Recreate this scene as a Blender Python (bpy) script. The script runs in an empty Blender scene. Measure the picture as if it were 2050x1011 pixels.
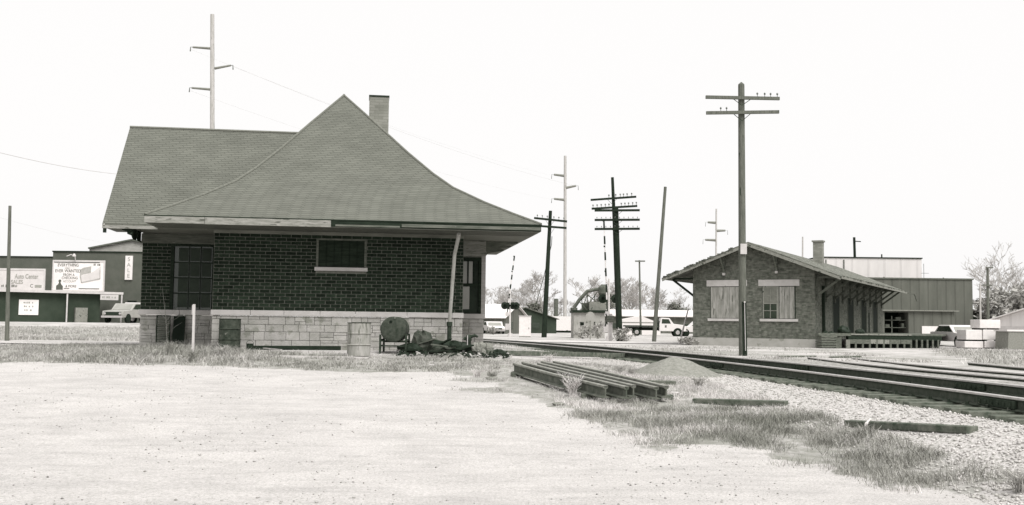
import bpy, math, random
import numpy as np
from mathutils import Vector, Matrix

random.seed(7)
SC = bpy.context.scene
COL = SC.collection
R = math.radians

# ------------------------------------------------------------------ camera
F_PX = 2100.0                      # focal length in pixels of a 2050 px wide frame
EYE = Vector((0.0, 0.0, 1.5))
PITCH = math.atan(144.5 / F_PX)
ROLL = 0.012
fwd = Vector((0, math.cos(PITCH), math.sin(PITCH)))
right0 = Vector((1, 0, 0))
up0 = right0.cross(fwd)
c_right = (right0 * math.cos(ROLL) + up0 * math.sin(ROLL)).normalized()
c_up = c_right.cross(fwd).normalized()
cam_data = bpy.data.cameras.new("camera")
cam_data.sensor_fit = 'HORIZONTAL'
cam_data.sensor_width = 36.0
cam_data.lens = 36.0 * F_PX / 2050.0
cam_data.clip_start = 0.1
cam_data.clip_end = 6000.0
cam = bpy.data.objects.new("camera", cam_data)
COL.objects.link(cam)
rot = Matrix((c_right, c_up, -fwd)).transposed()
cam.matrix_world = Matrix.Translation(EYE) @ rot.to_4x4()
SC.camera = cam

# ------------------------------------------------------------------ overcast sky
SUN_EL, SUN_AZ = R(54), R(150)     # azimuth clockwise from +Y: behind the camera, to the left
world = bpy.data.worlds.new("World")
SC.world = world
world.use_nodes = True
wn, wl = world.node_tree.nodes, world.node_tree.links
wn.clear()
sky = wn.new('ShaderNodeTexSky')
sky.sky_type = 'NISHITA'
sky.sun_disc = False
sky.sun_elevation = SUN_EL
sky.sun_rotation = SUN_AZ
sky.dust_density = 6.0
sky.air_density = 1.0
bw = wn.new('ShaderNodeRGBToBW')
ovc = wn.new('ShaderNodeMix'); ovc.data_type = 'RGBA'          # cloud deck: even, colourless
ovc.inputs[0].default_value = 0.9
ovc.inputs[7].default_value = (8.25, 8.15, 8.1, 1)
bg = wn.new('ShaderNodeBackground')
bg.inputs[1].default_value = 0.078
wo = wn.new('ShaderNodeOutputWorld')
wl.new(sky.outputs[0], bw.inputs[0]); wl.new(bw.outputs[0], ovc.inputs[6])
wl.new(ovc.outputs[2], bg.inputs[0]); wl.new(bg.outputs[0], wo.inputs[0])
sun_d = bpy.data.lights.new("sun", 'SUN')
sun_d.energy = 2.2
sun_d.angle = R(34)
sun_d.color = (1.0, 0.985, 0.96)
sun = bpy.data.objects.new("sun", sun_d)
COL.objects.link(sun)
sdir = Vector((math.sin(SUN_AZ) * math.cos(SUN_EL), math.cos(SUN_AZ) * math.cos(SUN_EL), math.sin(SUN_EL)))
sun.rotation_euler = sdir.to_track_quat('Z', 'Y').to_euler()
SC.view_settings.view_transform = 'Standard'
SC.view_settings.look = 'None'
SC.view_settings.gamma = 1.0
SC.view_settings.exposure = 0.74
SC.render.engine = 'CYCLES'

# ------------------------------------------------------------------ helpers
def HZ(px): return 650.0 + ROLL * (px - 1025.0)

def ray(px, py):
    return (fwd * F_PX + c_right * (px - 1025.0) + c_up * (505.5 - py))

def at(px, py, Y):
    """point seen at photo pixel (px,py) standing at distance Y ahead of the camera"""
    d = ray(px, py)
    return EYE + d * (Y / d.y)

def ss(a, b, x):
    t = np.clip((x - a) / (b - a), 0, 1)
    return t * t * (3 - 2 * t)

def track_x(Y):
    s = np.minimum(Y, 62.0) - 13.0
    x = 6.5 - 0.06 * s - 0.0028 * s * s
    return x - 0.34 * np.maximum(Y - 62.0, 0)

_rs = np.random.RandomState(3)
_lat = _rs.rand(64, 64)
def vnoise(x, y, s=1.0):
    x = np.asarray(x, float) / s; y = np.asarray(y, float) / s
    xi = np.floor(x).astype(int); yi = np.floor(y).astype(int)
    fx = x - xi; fy = y - yi
    fx = fx * fx * (3 - 2 * fx); fy = fy * fy * (3 - 2 * fy)
    g = lambda a, b: _lat[a % 64, b % 64]
    return (g(xi, yi) * (1 - fx) + g(xi + 1, yi) * fx) * (1 - fy) + (g(xi, yi + 1) * (1 - fx) + g(xi + 1, yi + 1) * fx) * fy

def G(X, Y):
    """height of the ground"""
    X = np.asarray(X, float); Y = np.asarray(Y, float)
    lot = np.clip(0.04 * (Y - 11.0), 0, 0.72)
    far = ss(38, 58, Y); rgt = ss(-1.5, 3.0, X)
    cap = 0.72 + (0.45 - 0.72) * np.maximum(far, rgt)
    z = np.minimum(lot, cap)
    d = X + 0.75 * 0 - (track_x(Y) + 0.75)              # distance from the main track's middle
    z = z + (0.43 - z) * ss(-3.4, -1.55, d) * ss(80, 60, Y)
    z = z - .045 * ss(-1.5, -1.3, d) * ss(1.7, 1.4, d) * ss(60, 50, Y)
    z = z + 0.80 * ss(-14, -24, X) * ss(50, 84, Y)      # the street at the left climbs a little
    z = z + 0.02 * (vnoise(X, Y, 1.7) - 0.5) + 0.03 * (vnoise(X + 9, Y, 4.1) - 0.5) * ss(2.5, 5, np.abs(d))
    return z

def gz(x, y): return float(G(x, y))

def gat(px, py):
    """point of the ground seen at photo pixel (px,py)"""
    d = ray(px, py); d = d / d.y
    Y = 6.0
    while Y < 400:
        p = EYE + d * Y
        if p.z <= gz(p.x, p.y): return Vector((p.x, p.y, gz(p.x, p.y)))
        Y += 0.05
    return EYE + d * 400

def lerp(a, b, t): return a + (b - a) * t

class MB:
    def __init__(s): s.v = []; s.f = []
    def add(s, vs, fs):
        n = len(s.v); s.v += [tuple(v) for v in vs]; s.f += [tuple(i + n for i in f) for f in fs]
    def box(s, x0, x1, y0, y1, z0, z1):
        s.add([(x0,y0,z0),(x1,y0,z0),(x1,y1,z0),(x0,y1,z0),(x0,y0,z1),(x1,y0,z1),(x1,y1,z1),(x0,y1,z1)],
              [(0,3,2,1),(4,5,6,7),(0,1,5,4),(1,2,6,5),(2,3,7,6),(3,0,4,7)]); return s
    def beam(s, a, b, w, h, up=(0,0,1)):
        """rectangular bar from a to b, w wide, h high"""
        a = Vector(a); b = Vector(b); d = (b - a).normalized(); u = Vector(up)
        if abs(d.dot(u)) > .98: u = Vector((0, 1, 0))
        sd = d.cross(u).normalized() * w / 2; uu = sd.cross(d).normalized() * h / 2
        vs = [a - sd - uu, a + sd - uu, a + sd + uu, a - sd + uu, b - sd - uu, b + sd - uu, b + sd + uu, b - sd + uu]
        s.add(vs, [(0,1,2,3),(7,6,5,4),(0,4,5,1),(1,5,6,2),(2,6,7,3),(3,7,4,0)]); return s
    def tube(s, pts, rad, n=8, caps=True):
        pts = [Vector(p) for p in pts]
        if not isinstance(rad, (list, tuple)): rad = [rad] * len(pts)
        base = len(s.v); px = None
        for i, p in enumerate(pts):
            d = (pts[min(i + 1, len(pts) - 1)] - pts[max(i - 1, 0)]).normalized()
            if px is None:
                ref = Vector((1, 0, 0)) if abs(d.x) < .9 else Vector((0, 1, 0))
                px = (ref - d * ref.dot(d)).normalized()
            else:
                px = (px - d * px.dot(d)).normalized()
            py = d.cross(px)
            for k in range(n):
                t = 2 * math.pi * k / n
                s.v.append(tuple(p + (px * math.cos(t) + py * math.sin(t)) * rad[i]))
        for i in range(len(pts) - 1):
            for k in range(n):
                a = base + i * n + k; b = base + i * n + (k + 1) % n
                s.f.append((a, b, b + n, a + n))
        if caps:
            s.f.append(tuple(base + k for k in reversed(range(n))))
            s.f.append(tuple(base + (len(pts) - 1) * n + k for k in range(n)))
        return s
    def lathe(s, c, prof, n=20, axis=(0,0,1)):
        """prof: (radius, distance along axis)"""
        ax = Vector(axis).normalized(); c = Vector(c)
        ref = Vector((1,0,0)) if abs(ax.x) < .9 else Vector((0,1,0))
        e1 = (ref - ax * ref.dot(ax)).normalized(); e2 = ax.cross(e1); base = len(s.v)
        for r, h in prof:
            for k in range(n):
                t = 2 * math.pi * k / n
                s.v.append(tuple(c + ax * h + (e1 * math.cos(t) + e2 * math.sin(t)) * r))
        for i in range(len(prof) - 1):
            for k in range(n):
                a = base + i * n + k; b = base + i * n + (k + 1) % n
                s.f.append((a, b, b + n, a + n))
        s.f.append(tuple(base + k for k in reversed(range(n))))
        s.f.append(tuple(base + (len(prof) - 1) * n + k for k in range(n)))
        return s
    def prism(s, poly, fn, d0, d1):
        """poly of 2D points, fn(u,v,d) -> 3D; extruded from d0 to d1"""
        n = len(poly)
        s.add([fn(u, v, d0) for u, v in poly] + [fn(u, v, d1) for u, v in poly],
              [tuple(range(n)), tuple(n + i for i in reversed(range(n)))] +
              [(i, i + n, (i + 1) % n + n, (i + 1) % n) for i in range(n)]); return s
    def sweep(s, prof, path):
        """prof: list of (side, up); path: 3D points; side is to the right of the direction"""
        path = [Vector(p) for p in path]; base = len(s.v); n = len(prof)
        for i, p in enumerate(path):
            d = (path[min(i + 1, len(path) - 1)] - path[max(i - 1, 0)]).normalized()
            sd = Vector((d.y, -d.x, 0)).normalized(); uu = sd.cross(d)
            for a, b in prof: s.v.append(tuple(p + sd * a + uu * b))
        for i in range(len(path) - 1):
            for k in range(n):
                a = base + i * n + k; b = base + i * n + (k + 1) % n
                s.f.append((a, b, b + n, a + n))
        s.f.append(tuple(base + k for k in range(n)))
        s.f.append(tuple(base + (len(path) - 1) * n + k for k in reversed(range(n))))
        return s
    def rock(s, c, r, sq=.7):
        c = Vector(c); q = [(1,0,0),(-1,0,0),(0,1,0),(0,-1,0),(0,0,1),(0,0,-1)]
        a = random.random() * 6.28; ca, sa = math.cos(a), math.sin(a); vs = []
        for x, y, z in q:
            k = r * random.uniform(.7, 1.2); x, y = x * ca - y * sa, x * sa + y * ca
            vs.append(c + Vector((x * k, y * k * random.uniform(.7, 1), z * k * sq)))
        s.add(vs, [(0,2,4),(2,1,4),(1,3,4),(3,0,4),(2,0,5),(1,2,5),(3,1,5),(0,3,5)])
    def build(s, name, mat, parent=None, smooth=False, local=False, recalc=True, bevel=0):
        vs = s.v
        me = bpy.data.meshes.new(name)
        o = bpy.data.objects.new(name, me)
        if parent is not None:
            if not local:
                inv = WM[parent.name].inverted(); vs = [inv @ Vector(v) for v in vs]
            o.parent = parent
            WM[o.name] = WM[parent.name].copy()
        elif not local:
            a = np.array(vs); c = Vector(((a[:,0].min() + a[:,0].max()) / 2, (a[:,1].min() + a[:,1].max()) / 2, a[:,2].min()))
            vs = [Vector(v) - c for v in vs]; o.location = c
            WM[o.name] = Matrix.Translation(c)
        me.from_pydata([tuple(v) for v in vs], [], s.f)
        me.materials.append(mat)
        if recalc:
            import bmesh
            bm = bmesh.new(); bm.from_mesh(me); bmesh.ops.recalc_face_normals(bm, faces=bm.faces)
            if bevel: bmesh.ops.bevel(bm, geom=bm.edges, offset=bevel, segments=1, affect='EDGES')
            bm.to_mesh(me); bm.free()
        if smooth:
            me.shade_smooth() if hasattr(me, 'shade_smooth') else [setattr(p, 'use_smooth', True) for p in me.polygons]
            if smooth != 'all':
                try: me.set_sharp_from_angle(angle=R(40))
                except Exception: pass
        COL.objects.link(o)
        return o

WM = {}
def tag(o, label, cat=None, group=None, kind=None):
    if label: o['label'] = label
    if cat: o['category'] = cat
    if group: o['group'] = group
    if kind: o['kind'] = kind
    return o

def thing(name, label, cat, loc, rz=0.0, group=None):
    o = bpy.data.objects.new(name, None); COL.objects.link(o)
    o.empty_display_size = .2
    o.location = loc; o.rotation_euler = (0, 0, rz)
    WM[o.name] = Matrix.Translation(Vector(loc)) @ Matrix.Rotation(rz, 4, 'Z')
    return tag(o, label, cat, group)

def dup(root, loc, rz=None, label=None, scale=None):
    r = root.copy(); COL.objects.link(r); r.location = loc
    if rz is not None: r.rotation_euler = (0, 0, rz)
    if scale: r.scale = (scale,) * 3
    if label: r['label'] = label
    for ch in list(root.children):
        c = ch.copy(); COL.objects.link(c); c.parent = r
        for g in ch.children:
            d = g.copy(); COL.objects.link(d); d.parent = c
    return r

def text(s, size, mat, parent, loc, rot=(R(90), 0, 0), align='CENTER', ext=.004, name='lettering', bold=0.0, sx=1.0):
    cu = bpy.data.curves.new(name, 'FONT'); cu.body = s; cu.size = size; cu.align_x = align; cu.extrude = ext
    cu.offset = bold
    t = bpy.data.objects.new(name, cu); COL.objects.link(t)
    dg = bpy.context.evaluated_depsgraph_get()
    me = bpy.data.meshes.new_from_object(t.evaluated_get(dg))
    bpy.data.objects.remove(t)
    me.materials.clear(); me.materials.append(mat)
    o = bpy.data.objects.new(name, me); COL.objects.link(o)
    o.parent = parent; o.location = loc; o.rotation_euler = rot; o.scale = (sx, 1, 1)
    return o

# ------------------------------------------------------------------ materials
def C(v):
    """old print tone: greenish in the darks, a touch of cream in the lights"""
    P = ((.0, (.68, 1.17, .72)), (.03, (.78, 1.12, .76)), (.10, (.98, 1.01, .86)), (.22, (.99, 1.0, .87)), (.45, (1.025, .98, .955)), (2, (1.025, .98, .955)))
    for (a, ta), (b, tb) in zip(P, P[1:]):
        if a <= v <= b: k = (v - a) / (b - a); t = tuple(lerp(x, y, k) for x, y in zip(ta, tb))
    return (v * t[0], v * t[1], v * t[2], 1)

def mat(name, lo, hi, scale=4, rough=.9, bump=0, bscale=None, stretch=(1,1,1), metal=0, island=0, spots=None, detail=6, spec=.12):
    m = bpy.data.materials.new(name); m.use_nodes = True
    nt = m.node_tree; n, l = nt.nodes, nt.links
    b = n['Principled BSDF']; b.inputs['Roughness'].default_value = rough; b.inputs['Metallic'].default_value = metal
    b.inputs['Specular IOR Level'].default_value = spec
    tc = n.new('ShaderNodeTexCoord'); mp = n.new('ShaderNodeMapping'); mp.inputs['Scale'].default_value = stretch
    l.new(tc.outputs['Object'], mp.inputs[0])
    nz = n.new('ShaderNodeTexNoise'); nz.inputs['Scale'].default_value = scale; nz.inputs['Detail'].default_value = detail
    nz.inputs['Roughness'].default_value = .62
    l.new(mp.outputs[0], nz.inputs['Vector'])
    rp = n.new('ShaderNodeValToRGB'); rp.color_ramp.elements[0].position = .3; rp.color_ramp.elements[1].position = .7
    rp.color_ramp.elements[0].color = C(lo); rp.color_ramp.elements[1].color = C(hi)
    l.new(nz.outputs['Fac'], rp.inputs[0])
    col = rp.outputs[0]
    if spots:
        ns = n.new('ShaderNodeTexNoise'); ns.inputs['Scale'].default_value = spots[0]; ns.inputs['Detail'].default_value = 8
        l.new(mp.outputs[0], ns.inputs['Vector'])
        r2 = n.new('ShaderNodeValToRGB'); r2.color_ramp.elements[0].position = spots[2]; r2.color_ramp.elements[1].position = spots[2] + .05
        r2.color_ramp.elements[0].color = (0,0,0,1); r2.color_ramp.elements[1].color = (1,1,1,1)
        l.new(ns.outputs['Fac'], r2.inputs[0])
        mx = n.new('ShaderNodeMix'); mx.data_type = 'RGBA'
        l.new(r2.outputs[0], mx.inputs[0]); l.new(col, mx.inputs[6]); mx.inputs[7].default_value = C(spots[1])
        col = mx.outputs[2]
    if island:
        ge = n.new('ShaderNodeNewGeometry'); mr = n.new('ShaderNodeMapRange')
        mr.inputs['To Min'].default_value = 1 - island; mr.inputs['To Max'].default_value = 1 + island
        l.new(ge.outputs['Random Per Island'], mr.inputs['Value'])
        vm = n.new('ShaderNodeVectorMath'); vm.operation = 'SCALE'
        l.new(col, vm.inputs[0]); l.new(mr.outputs[0], vm.inputs['Scale']); col = vm.outputs[0]
    l.new(col, b.inputs['Base Color'])
    if bump:
        nb = n.new('ShaderNodeTexNoise'); nb.inputs['Scale'].default_value = bscale or scale * 4; nb.inputs['Detail'].default_value = 6
        l.new(mp.outputs[0], nb.inputs['Vector'])
        bp = n.new('ShaderNodeBump'); bp.inputs['Strength'].default_value = 1; bp.inputs['Distance'].default_value = bump
        l.new(nb.outputs['Fac'], bp.inputs['Height']); l.new(bp.outputs[0], b.inputs['Normal'])
    return m

def brickmat(name, c1, c2, mortar, bw_, bh, ms=.01, bump=.004, vert=False, rough=.9, stain=.25, ns=1.3):
    """brick-texture pattern on axis-aligned local walls: u = x+y, v = z"""
    m = bpy.data.materials.new(name); m.use_nodes = True
    n, l = m.node_tree.nodes, m.node_tree.links
    b = n['Principled BSDF']; b.inputs['Roughness'].default_value = rough; b.inputs['Specular IOR Level'].default_value = .1
    tc = n.new('ShaderNodeTexCoord'); sp = n.new('ShaderNodeSeparateXYZ'); l.new(tc.outputs['Object'], sp.inputs[0])
    ad = n.new('ShaderNodeMath'); l.new(sp.outputs[0], ad.inputs[0]); l.new(sp.outputs[1], ad.inputs[1])
    cb = n.new('ShaderNodeCombineXYZ'); l.new(ad.outputs[0], cb.inputs[0]); l.new(sp.outputs[2], cb.inputs[1])
    br = n.new('ShaderNodeTexBrick'); br.inputs['Scale'].default_value = 1
    br.inputs['Brick Width'].default_value = bw_; br.inputs['Row Height'].default_value = bh
    br.inputs['Mortar Size'].default_value = ms; br.inputs['Mortar Smooth'].default_value = .3
    br.inputs['Color1'].default_value = C(c1); br.inputs['Color2'].default_value = C(c2); br.inputs['Mortar'].default_value = C(mortar)
    l.new(cb.outputs[0], br.inputs['Vector'])
    nz = n.new('ShaderNodeTexNoise'); nz.inputs['Scale'].default_value = ns; nz.inputs['Detail'].default_value = 8
    l.new(tc.outputs['Object'], nz.inputs['Vector'])
    mr = n.new('ShaderNodeMapRange'); mr.inputs['From Min'].default_value = .3; mr.inputs['From Max'].default_value = .7
    mr.inputs['To Min'].default_value = 1 - stain; mr.inputs['To Max'].default_value = 1 + stain
    l.new(nz.outputs['Fac'], mr.inputs['Value'])
    vm = n.new('ShaderNodeVectorMath'); vm.operation = 'SCALE'
    l.new(br.outputs['Color'], vm.inputs[0]); l.new(mr.outputs[0], vm.inputs['Scale'])
    l.new(vm.outputs[0], b.inputs['Base Color'])
    bp = n.new('ShaderNodeBump'); bp.inputs['Distance'].default_value = bump; bp.inputs['Strength'].default_value = 1; bp.invert = True
    l.new(br.outputs['Fac'], bp.inputs['Height']); l.new(bp.outputs[0], b.inputs['Normal'])
    return m

def stripemat(name, lo, hi, period, axis='u', rough=.7, dark=.75):
    """corrugated or boarded sheets: vertical ribs along u = x+y"""
    m = mat(name, lo, hi, 1.2, rough, stretch=(1, 1, .25))
    n, l = m.node_tree.nodes, m.node_tree.links; b = n['Principled BSDF']
    tc = n.new('ShaderNodeTexCoord'); sp = n.new('ShaderNodeSeparateXYZ'); l.new(tc.outputs['Object'], sp.inputs[0])
    if axis == 'u':
        ad = n.new('ShaderNodeMath'); l.new(sp.outputs[0], ad.inputs[0]); l.new(sp.outputs[1], ad.inputs[1]); src = ad.outputs[0]
    else: src = sp.outputs[2]
    dv = n.new('ShaderNodeMath'); dv.operation = 'DIVIDE'; dv.inputs[1].default_value = period; l.new(src, dv.inputs[0])
    fr = n.new('ShaderNodeMath'); fr.operation = 'FRACT'; l.new(dv.outputs[0], fr.inputs[0])
    gt = n.new('ShaderNodeMath'); gt.operation = 'LESS_THAN'; gt.inputs[1].default_value = .12; l.new(fr.outputs[0], gt.inputs[0])
    old = b.inputs['Base Color'].links[0].from_socket
    mx = n.new('ShaderNodeMix'); mx.data_type = 'RGBA'; mx.blend_type = 'MULTIPLY'
    l.new(gt.outputs[0], mx.inputs[0]); l.new(old, mx.inputs[6]); mx.inputs[7].default_value = (dark, dark, dark, 1)
    l.new(mx.outputs[2], b.inputs['Base Color'])
    bp = n.new('ShaderNodeBump'); bp.inputs['Distance'].default_value = .02; bp.invert = True
    l.new(gt.outputs[0], bp.inputs['Height']); l.new(bp.outputs[0], b.inputs['Normal'])
    return m

M = {}
M['brick'] = mat('dark_brick', .014, .036, 9, .95, .004, 60, island=.35, spec=.03)
M['mortar'] = mat('mortar', .13, .22, 12, .95)
M['stone'] = mat('limestone', .29, .42, 3.2, .9, .012, 22, island=.10, spots=(2.2, .24, .58))
M['stone_joint'] = mat('stone_joint', .31, .37, 10, .95)
M['stone_trim'] = mat('stone_trim', .40, .50, 3, .85, .004, spots=(6, .3, .68))
M['fascia'] = mat('peeling_paint', .17, .34, 6, .8, .004, stretch=(.5, 1, 3), spots=(7, .10, .60))
M['fascia_dark'] = mat('bare_board', .08, .17, 5, .9, .004, stretch=(.4, 1, 3), spots=(6, .34, .66))
M['soffit'] = mat('soffit_boards', .12, .22, 4, .9, .003, stretch=(.3, 3, 1))
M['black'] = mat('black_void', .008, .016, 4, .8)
M['darkwood'] = mat('dark_wood', .012, .035, 6, .85, .004, stretch=(.4, 3, 3))
M['oldwood'] = mat('weathered_wood', .07, .17, 5, .92, .006, stretch=(.6, 2, 4))
M['downpipe'] = mat('old_downpipe_paint', .26, .40, 6, .8, stretch=(2, 2, .5), spots=(6, .18, .64))
M['palewood'] = mat('pale_wood', .30, .45, 6, .9, .003, stretch=(.5, 2, 3))
M['tie'] = mat('tie_wood', .04, .13, 7, .95, .01, stretch=(1, 1, 1), island=.5)
M['pole'] = mat('pole_wood', .09, .17, 5, .95, .01, stretch=(4, 4, .5), spots=(3, .04, .66))
M['pole_dark'] = mat('creosoted_pole', .012, .035, 5, .9, .008, stretch=(4, 4, .5))
M['pole_pale'] = mat('pale_steel_pole', .33, .5, 3, .7, .003, stretch=(3, 3, .4), spots=(4, .15, .62))
M['white'] = mat('white_paint', .62, .74, 5, .6, spots=(6, .4, .72))
M['offwhite'] = mat('dull_white', .45, .56, 4, .75, spots=(4, .3, .7))
M['rail'] = mat('rail_side', .045, .09, 9, .8, .003, metal=.1)
M['rail_old'] = mat('weathered_rail', .07, .16, 7, .85, .004)
M['rail_old_lit'] = mat('weathered_rail_lit_head', .16, .30, 7, .7)  # lighter than the body: light on the rail tops put into the colour
M['railtop'] = mat('rail_head', .42, .58, 8, .5, metal=.4, spec=.4)
M['iron'] = mat('rusted_iron', .022, .055, 10, .85, .004, spots=(7, .13, .66))
M['drum_dark'] = mat('rusty_drum', .022, .085, 7, .7, .004, spots=(9, .16, .66))
M['drum_pale'] = mat('scuffed_drum', .22, .40, 5, .8, .003, stretch=(2, 2, .6), spots=(4, .16, .60))
M['concrete'] = mat('concrete', .30, .38, 2, .9, .004, spots=(3, .24, .62))
M['rubber'] = mat('rubber', .012, .025, 8, .8)
M['dark'] = mat('dark_paint', .02, .035, 4, .5)
M['glass'] = mat('window_glass', .03, .05, 2, .15, spec=.6)
M['glass_pale'] = mat('pale_reflection_glass', .22, .32, .8, .2, spec=.6)  # reflection put into the pale base colour
M['chrome'] = mat('bright_metal', .5, .6, 4, .3, metal=.8)
M['car_white'] = mat('white_car_paint', .62, .68, 2, .3, spec=.5)
M['car_grey'] = mat('grey_car_paint', .3, .36, 2, .3, spec=.5)
M['ink'] = mat('sign_ink', .10, .14, 4, .8)
M['ink_pale'] = mat('faded_sign_ink', .25, .32, 4, .8)
M['signboard'] = mat('signboard', .66, .76, 1.5, .6)
M['signboard_grey'] = mat('faded_signboard', .50, .60, 1.5, .6)
M['tarp'] = mat('tarp', .03, .10, 6, .8, .01)
M['rock'] = mat('field_stone', .14, .30, 6, .95, .02)
M['shingle'] = brickmat('roof_shingles', .150, .130, .098, .31, .068, .008, .010, stain=.09)
M['freight_brick'] = brickmat('freight_brick', .155, .085, .13, .24, .085, .010, .005, stain=.38, ns=4.5)
M['old_shingle'] = brickmat('worn_shingles', .24, .13, .09, .5, .05, .01, .01, stain=.3)
M['boards'] = stripemat('boarded_panel', .13, .26, .32)
M['siding_dark'] = stripemat('dark_metal_siding', .10, .14, .9, dark=.8)
M['siding_pale'] = stripemat('pale_metal_siding', .58, .68, 1.8, dark=.9)
M['store_wall'] = mat('store_wall', .085, .12, .8, .85, .004, spots=(1.5, .12, .72))
M['store_low'] = mat('store_front', .035, .055, .8, .85, .004)
M['roof_white'] = mat('bright_roof', .62, .7, .8, .6)
M['bark'] = mat('bark', .24, .34, 4, .95)
M['twig'] = mat('twigs', .36, .46, 2, .95)  # distance haze is put into this pale tone and the bark's
M['leaf_dark'] = mat('evergreen_leaf', .04, .09, 2, .9, island=.4)
M['scrub'] = mat('scrub_twigs', .28, .42, 2, .95, island=.3)
M['pebble'] = mat('pebbles', .16, .48, 3, .95, island=.35)
M['ballast'] = mat('ballast_stone', .34, .54, 1.2, .95, island=.22)
M['leafmid'] = mat('evergreen_mid', .14, .22, 2, .9, island=.4)
M['conc_d'] = mat('stained_concrete', .26, .40, 1.2, .95, spots=(2, .10, .62))
M['insul'] = mat('insulator', .05, .09, 4, .3, spec=.6)

def grassmat(name, lo, hi):
    return mat(name, lo, hi, .5, .9, island=.45)
M['grass'] = grassmat('dry_grass', .28, .48)
M['grass_dark'] = grassmat('green_grass', .20, .36)
M['straw'] = grassmat('straw', .46, .68)
# ================================================================== GROUND
def in_poly(poly, X, Y):
    X = np.asarray(X); Y = np.asarray(Y); inside = np.zeros(X.shape, bool); n = len(poly); j = n - 1
    for i in range(n):
        xi, yi = poly[i]; xj, yj = poly[j]
        cond = ((yi > Y) != (yj > Y)) & (X < (xj - xi) * (Y - yi) / (yj - yi + 1e-12) + xi)
        inside ^= cond; j = i
    return inside

def gp(*pix): return [tuple(gat(x, y)[:2]) for x, y in pix]
WEDGE = gp((1110, 808), (1150, 832), (1230, 868), (1330, 890), (1420, 902), (1500, 905), (1600, 925), (1700, 945), (1850, 962), (1960, 980), (2120, 1000),
           (2120, 890), (1950, 858), (1800, 828), (1640, 796), (1520, 766), (1430, 748), (1330, 742), (1180, 745), (1120, 765), (1180, 800))
MIX = gp((880, 742), (1010, 790), (1110, 812), (1200, 800), (1330, 800), (1420, 790), (1440, 748), (1300, 735), (1180, 728), (960, 724), (880, 730))
STRIP = gp((-60, 724), (60, 727), (200, 728), (330, 732), (480, 735), (640, 741), (760, 744), (860, 744), (1000, 736), (1000, 716), (700, 712), (430, 700), (300, 690), (-60, 692))
YARD = gp((-60, 681), (290, 683), (420, 690), (420, 648), (300, 655.5), (-60, 653.5))
RIGHTY = [(14.0, 31), (17, 40), (22.5, 57), (60, 60), (60, 30)]

def grass_mask(X, Y):
    wob = 1.2
    Xn = X + (vnoise(X, Y, .9) - .5) * wob + (vnoise(X, Y + 40, .35) - .5) * .5
    Yn = Y + (vnoise(X + 30, Y, .9) - .5) * wob + (vnoise(X + 11, Y + 40, .35) - .5) * .5
    m = in_poly(WEDGE, Xn, Yn) * 1.0
    m = np.maximum(m, in_poly(MIX, Xn, Yn) * .55)
    m = np.maximum(m, in_poly(STRIP, Xn, Y + (Yn - Y) * .5) * 1.0)
    m = np.maximum(m, in_poly(YARD, X, Y) * .9)
    m = np.maximum(m, in_poly(RIGHTY, Xn, Yn) * .9)
    m = np.maximum(m, .66 * ss(.46, .66, vnoise(X * .7, Y * 1.0, 2.6)) * ss(33, 36, Y) * ss(62, 58, Y) * ss(-3, 0, X) * ss(19, 15, X))
    return m

def axis(lo, hi, fine, far):
    a = list(np.arange(lo, hi + 1e-6, fine)); s = fine; x = hi
    up = []
    while x < far: s *= 1.35; x += s; up.append(x)
    s = fine; x = lo; dn = []
    while x > -far: s *= 1.35; x -= s; dn.append(x)
    return np.array(dn[::-1] + a + up)
gx = axis(-16, 16, .14, 1500); 
gy = np.concatenate([[-40, -10, 2], np.arange(6, 46, .14), 46 + np.cumsum(.14 * 1.12 ** np.arange(1, 82))])
gy = gy[gy < 2600]
XX, YY = np.meshgrid(gx, gy)
ZZ = G(XX, YY)
nx, ny = len(gx), len(gy)
gv = np.stack([XX.ravel(), YY.ravel(), ZZ.ravel()], 1)
idx = np.arange(nx * ny).reshape(ny, nx)
gf = np.stack([idx[:-1, :-1].ravel(), idx[:-1, 1:].ravel(), idx[1:, 1:].ravel(), idx[1:, :-1].ravel()], 1)

def np_mesh(name, v, f, m, smooth=False):
    me = bpy.data.meshes.new(name); k = f.shape[1]
    me.vertices.add(len(v)); me.vertices.foreach_set('co', v.astype(np.float32).ravel())
    me.loops.add(f.size); me.loops.foreach_set('vertex_index', f.astype(np.int32).ravel())
    me.polygons.add(len(f)); me.polygons.foreach_set('loop_start', np.arange(0, f.size, k, dtype=np.int32))
    me.polygons.foreach_set('loop_total', np.full(len(f), k, dtype=np.int32))
    if smooth: me.polygons.foreach_set('use_smooth', np.ones(len(f), bool))
    me.update(calc_edges=True); me.validate()
    me.materials.append(m)
    o = bpy.data.objects.new(name, me); COL.objects.link(o); return o

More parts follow.
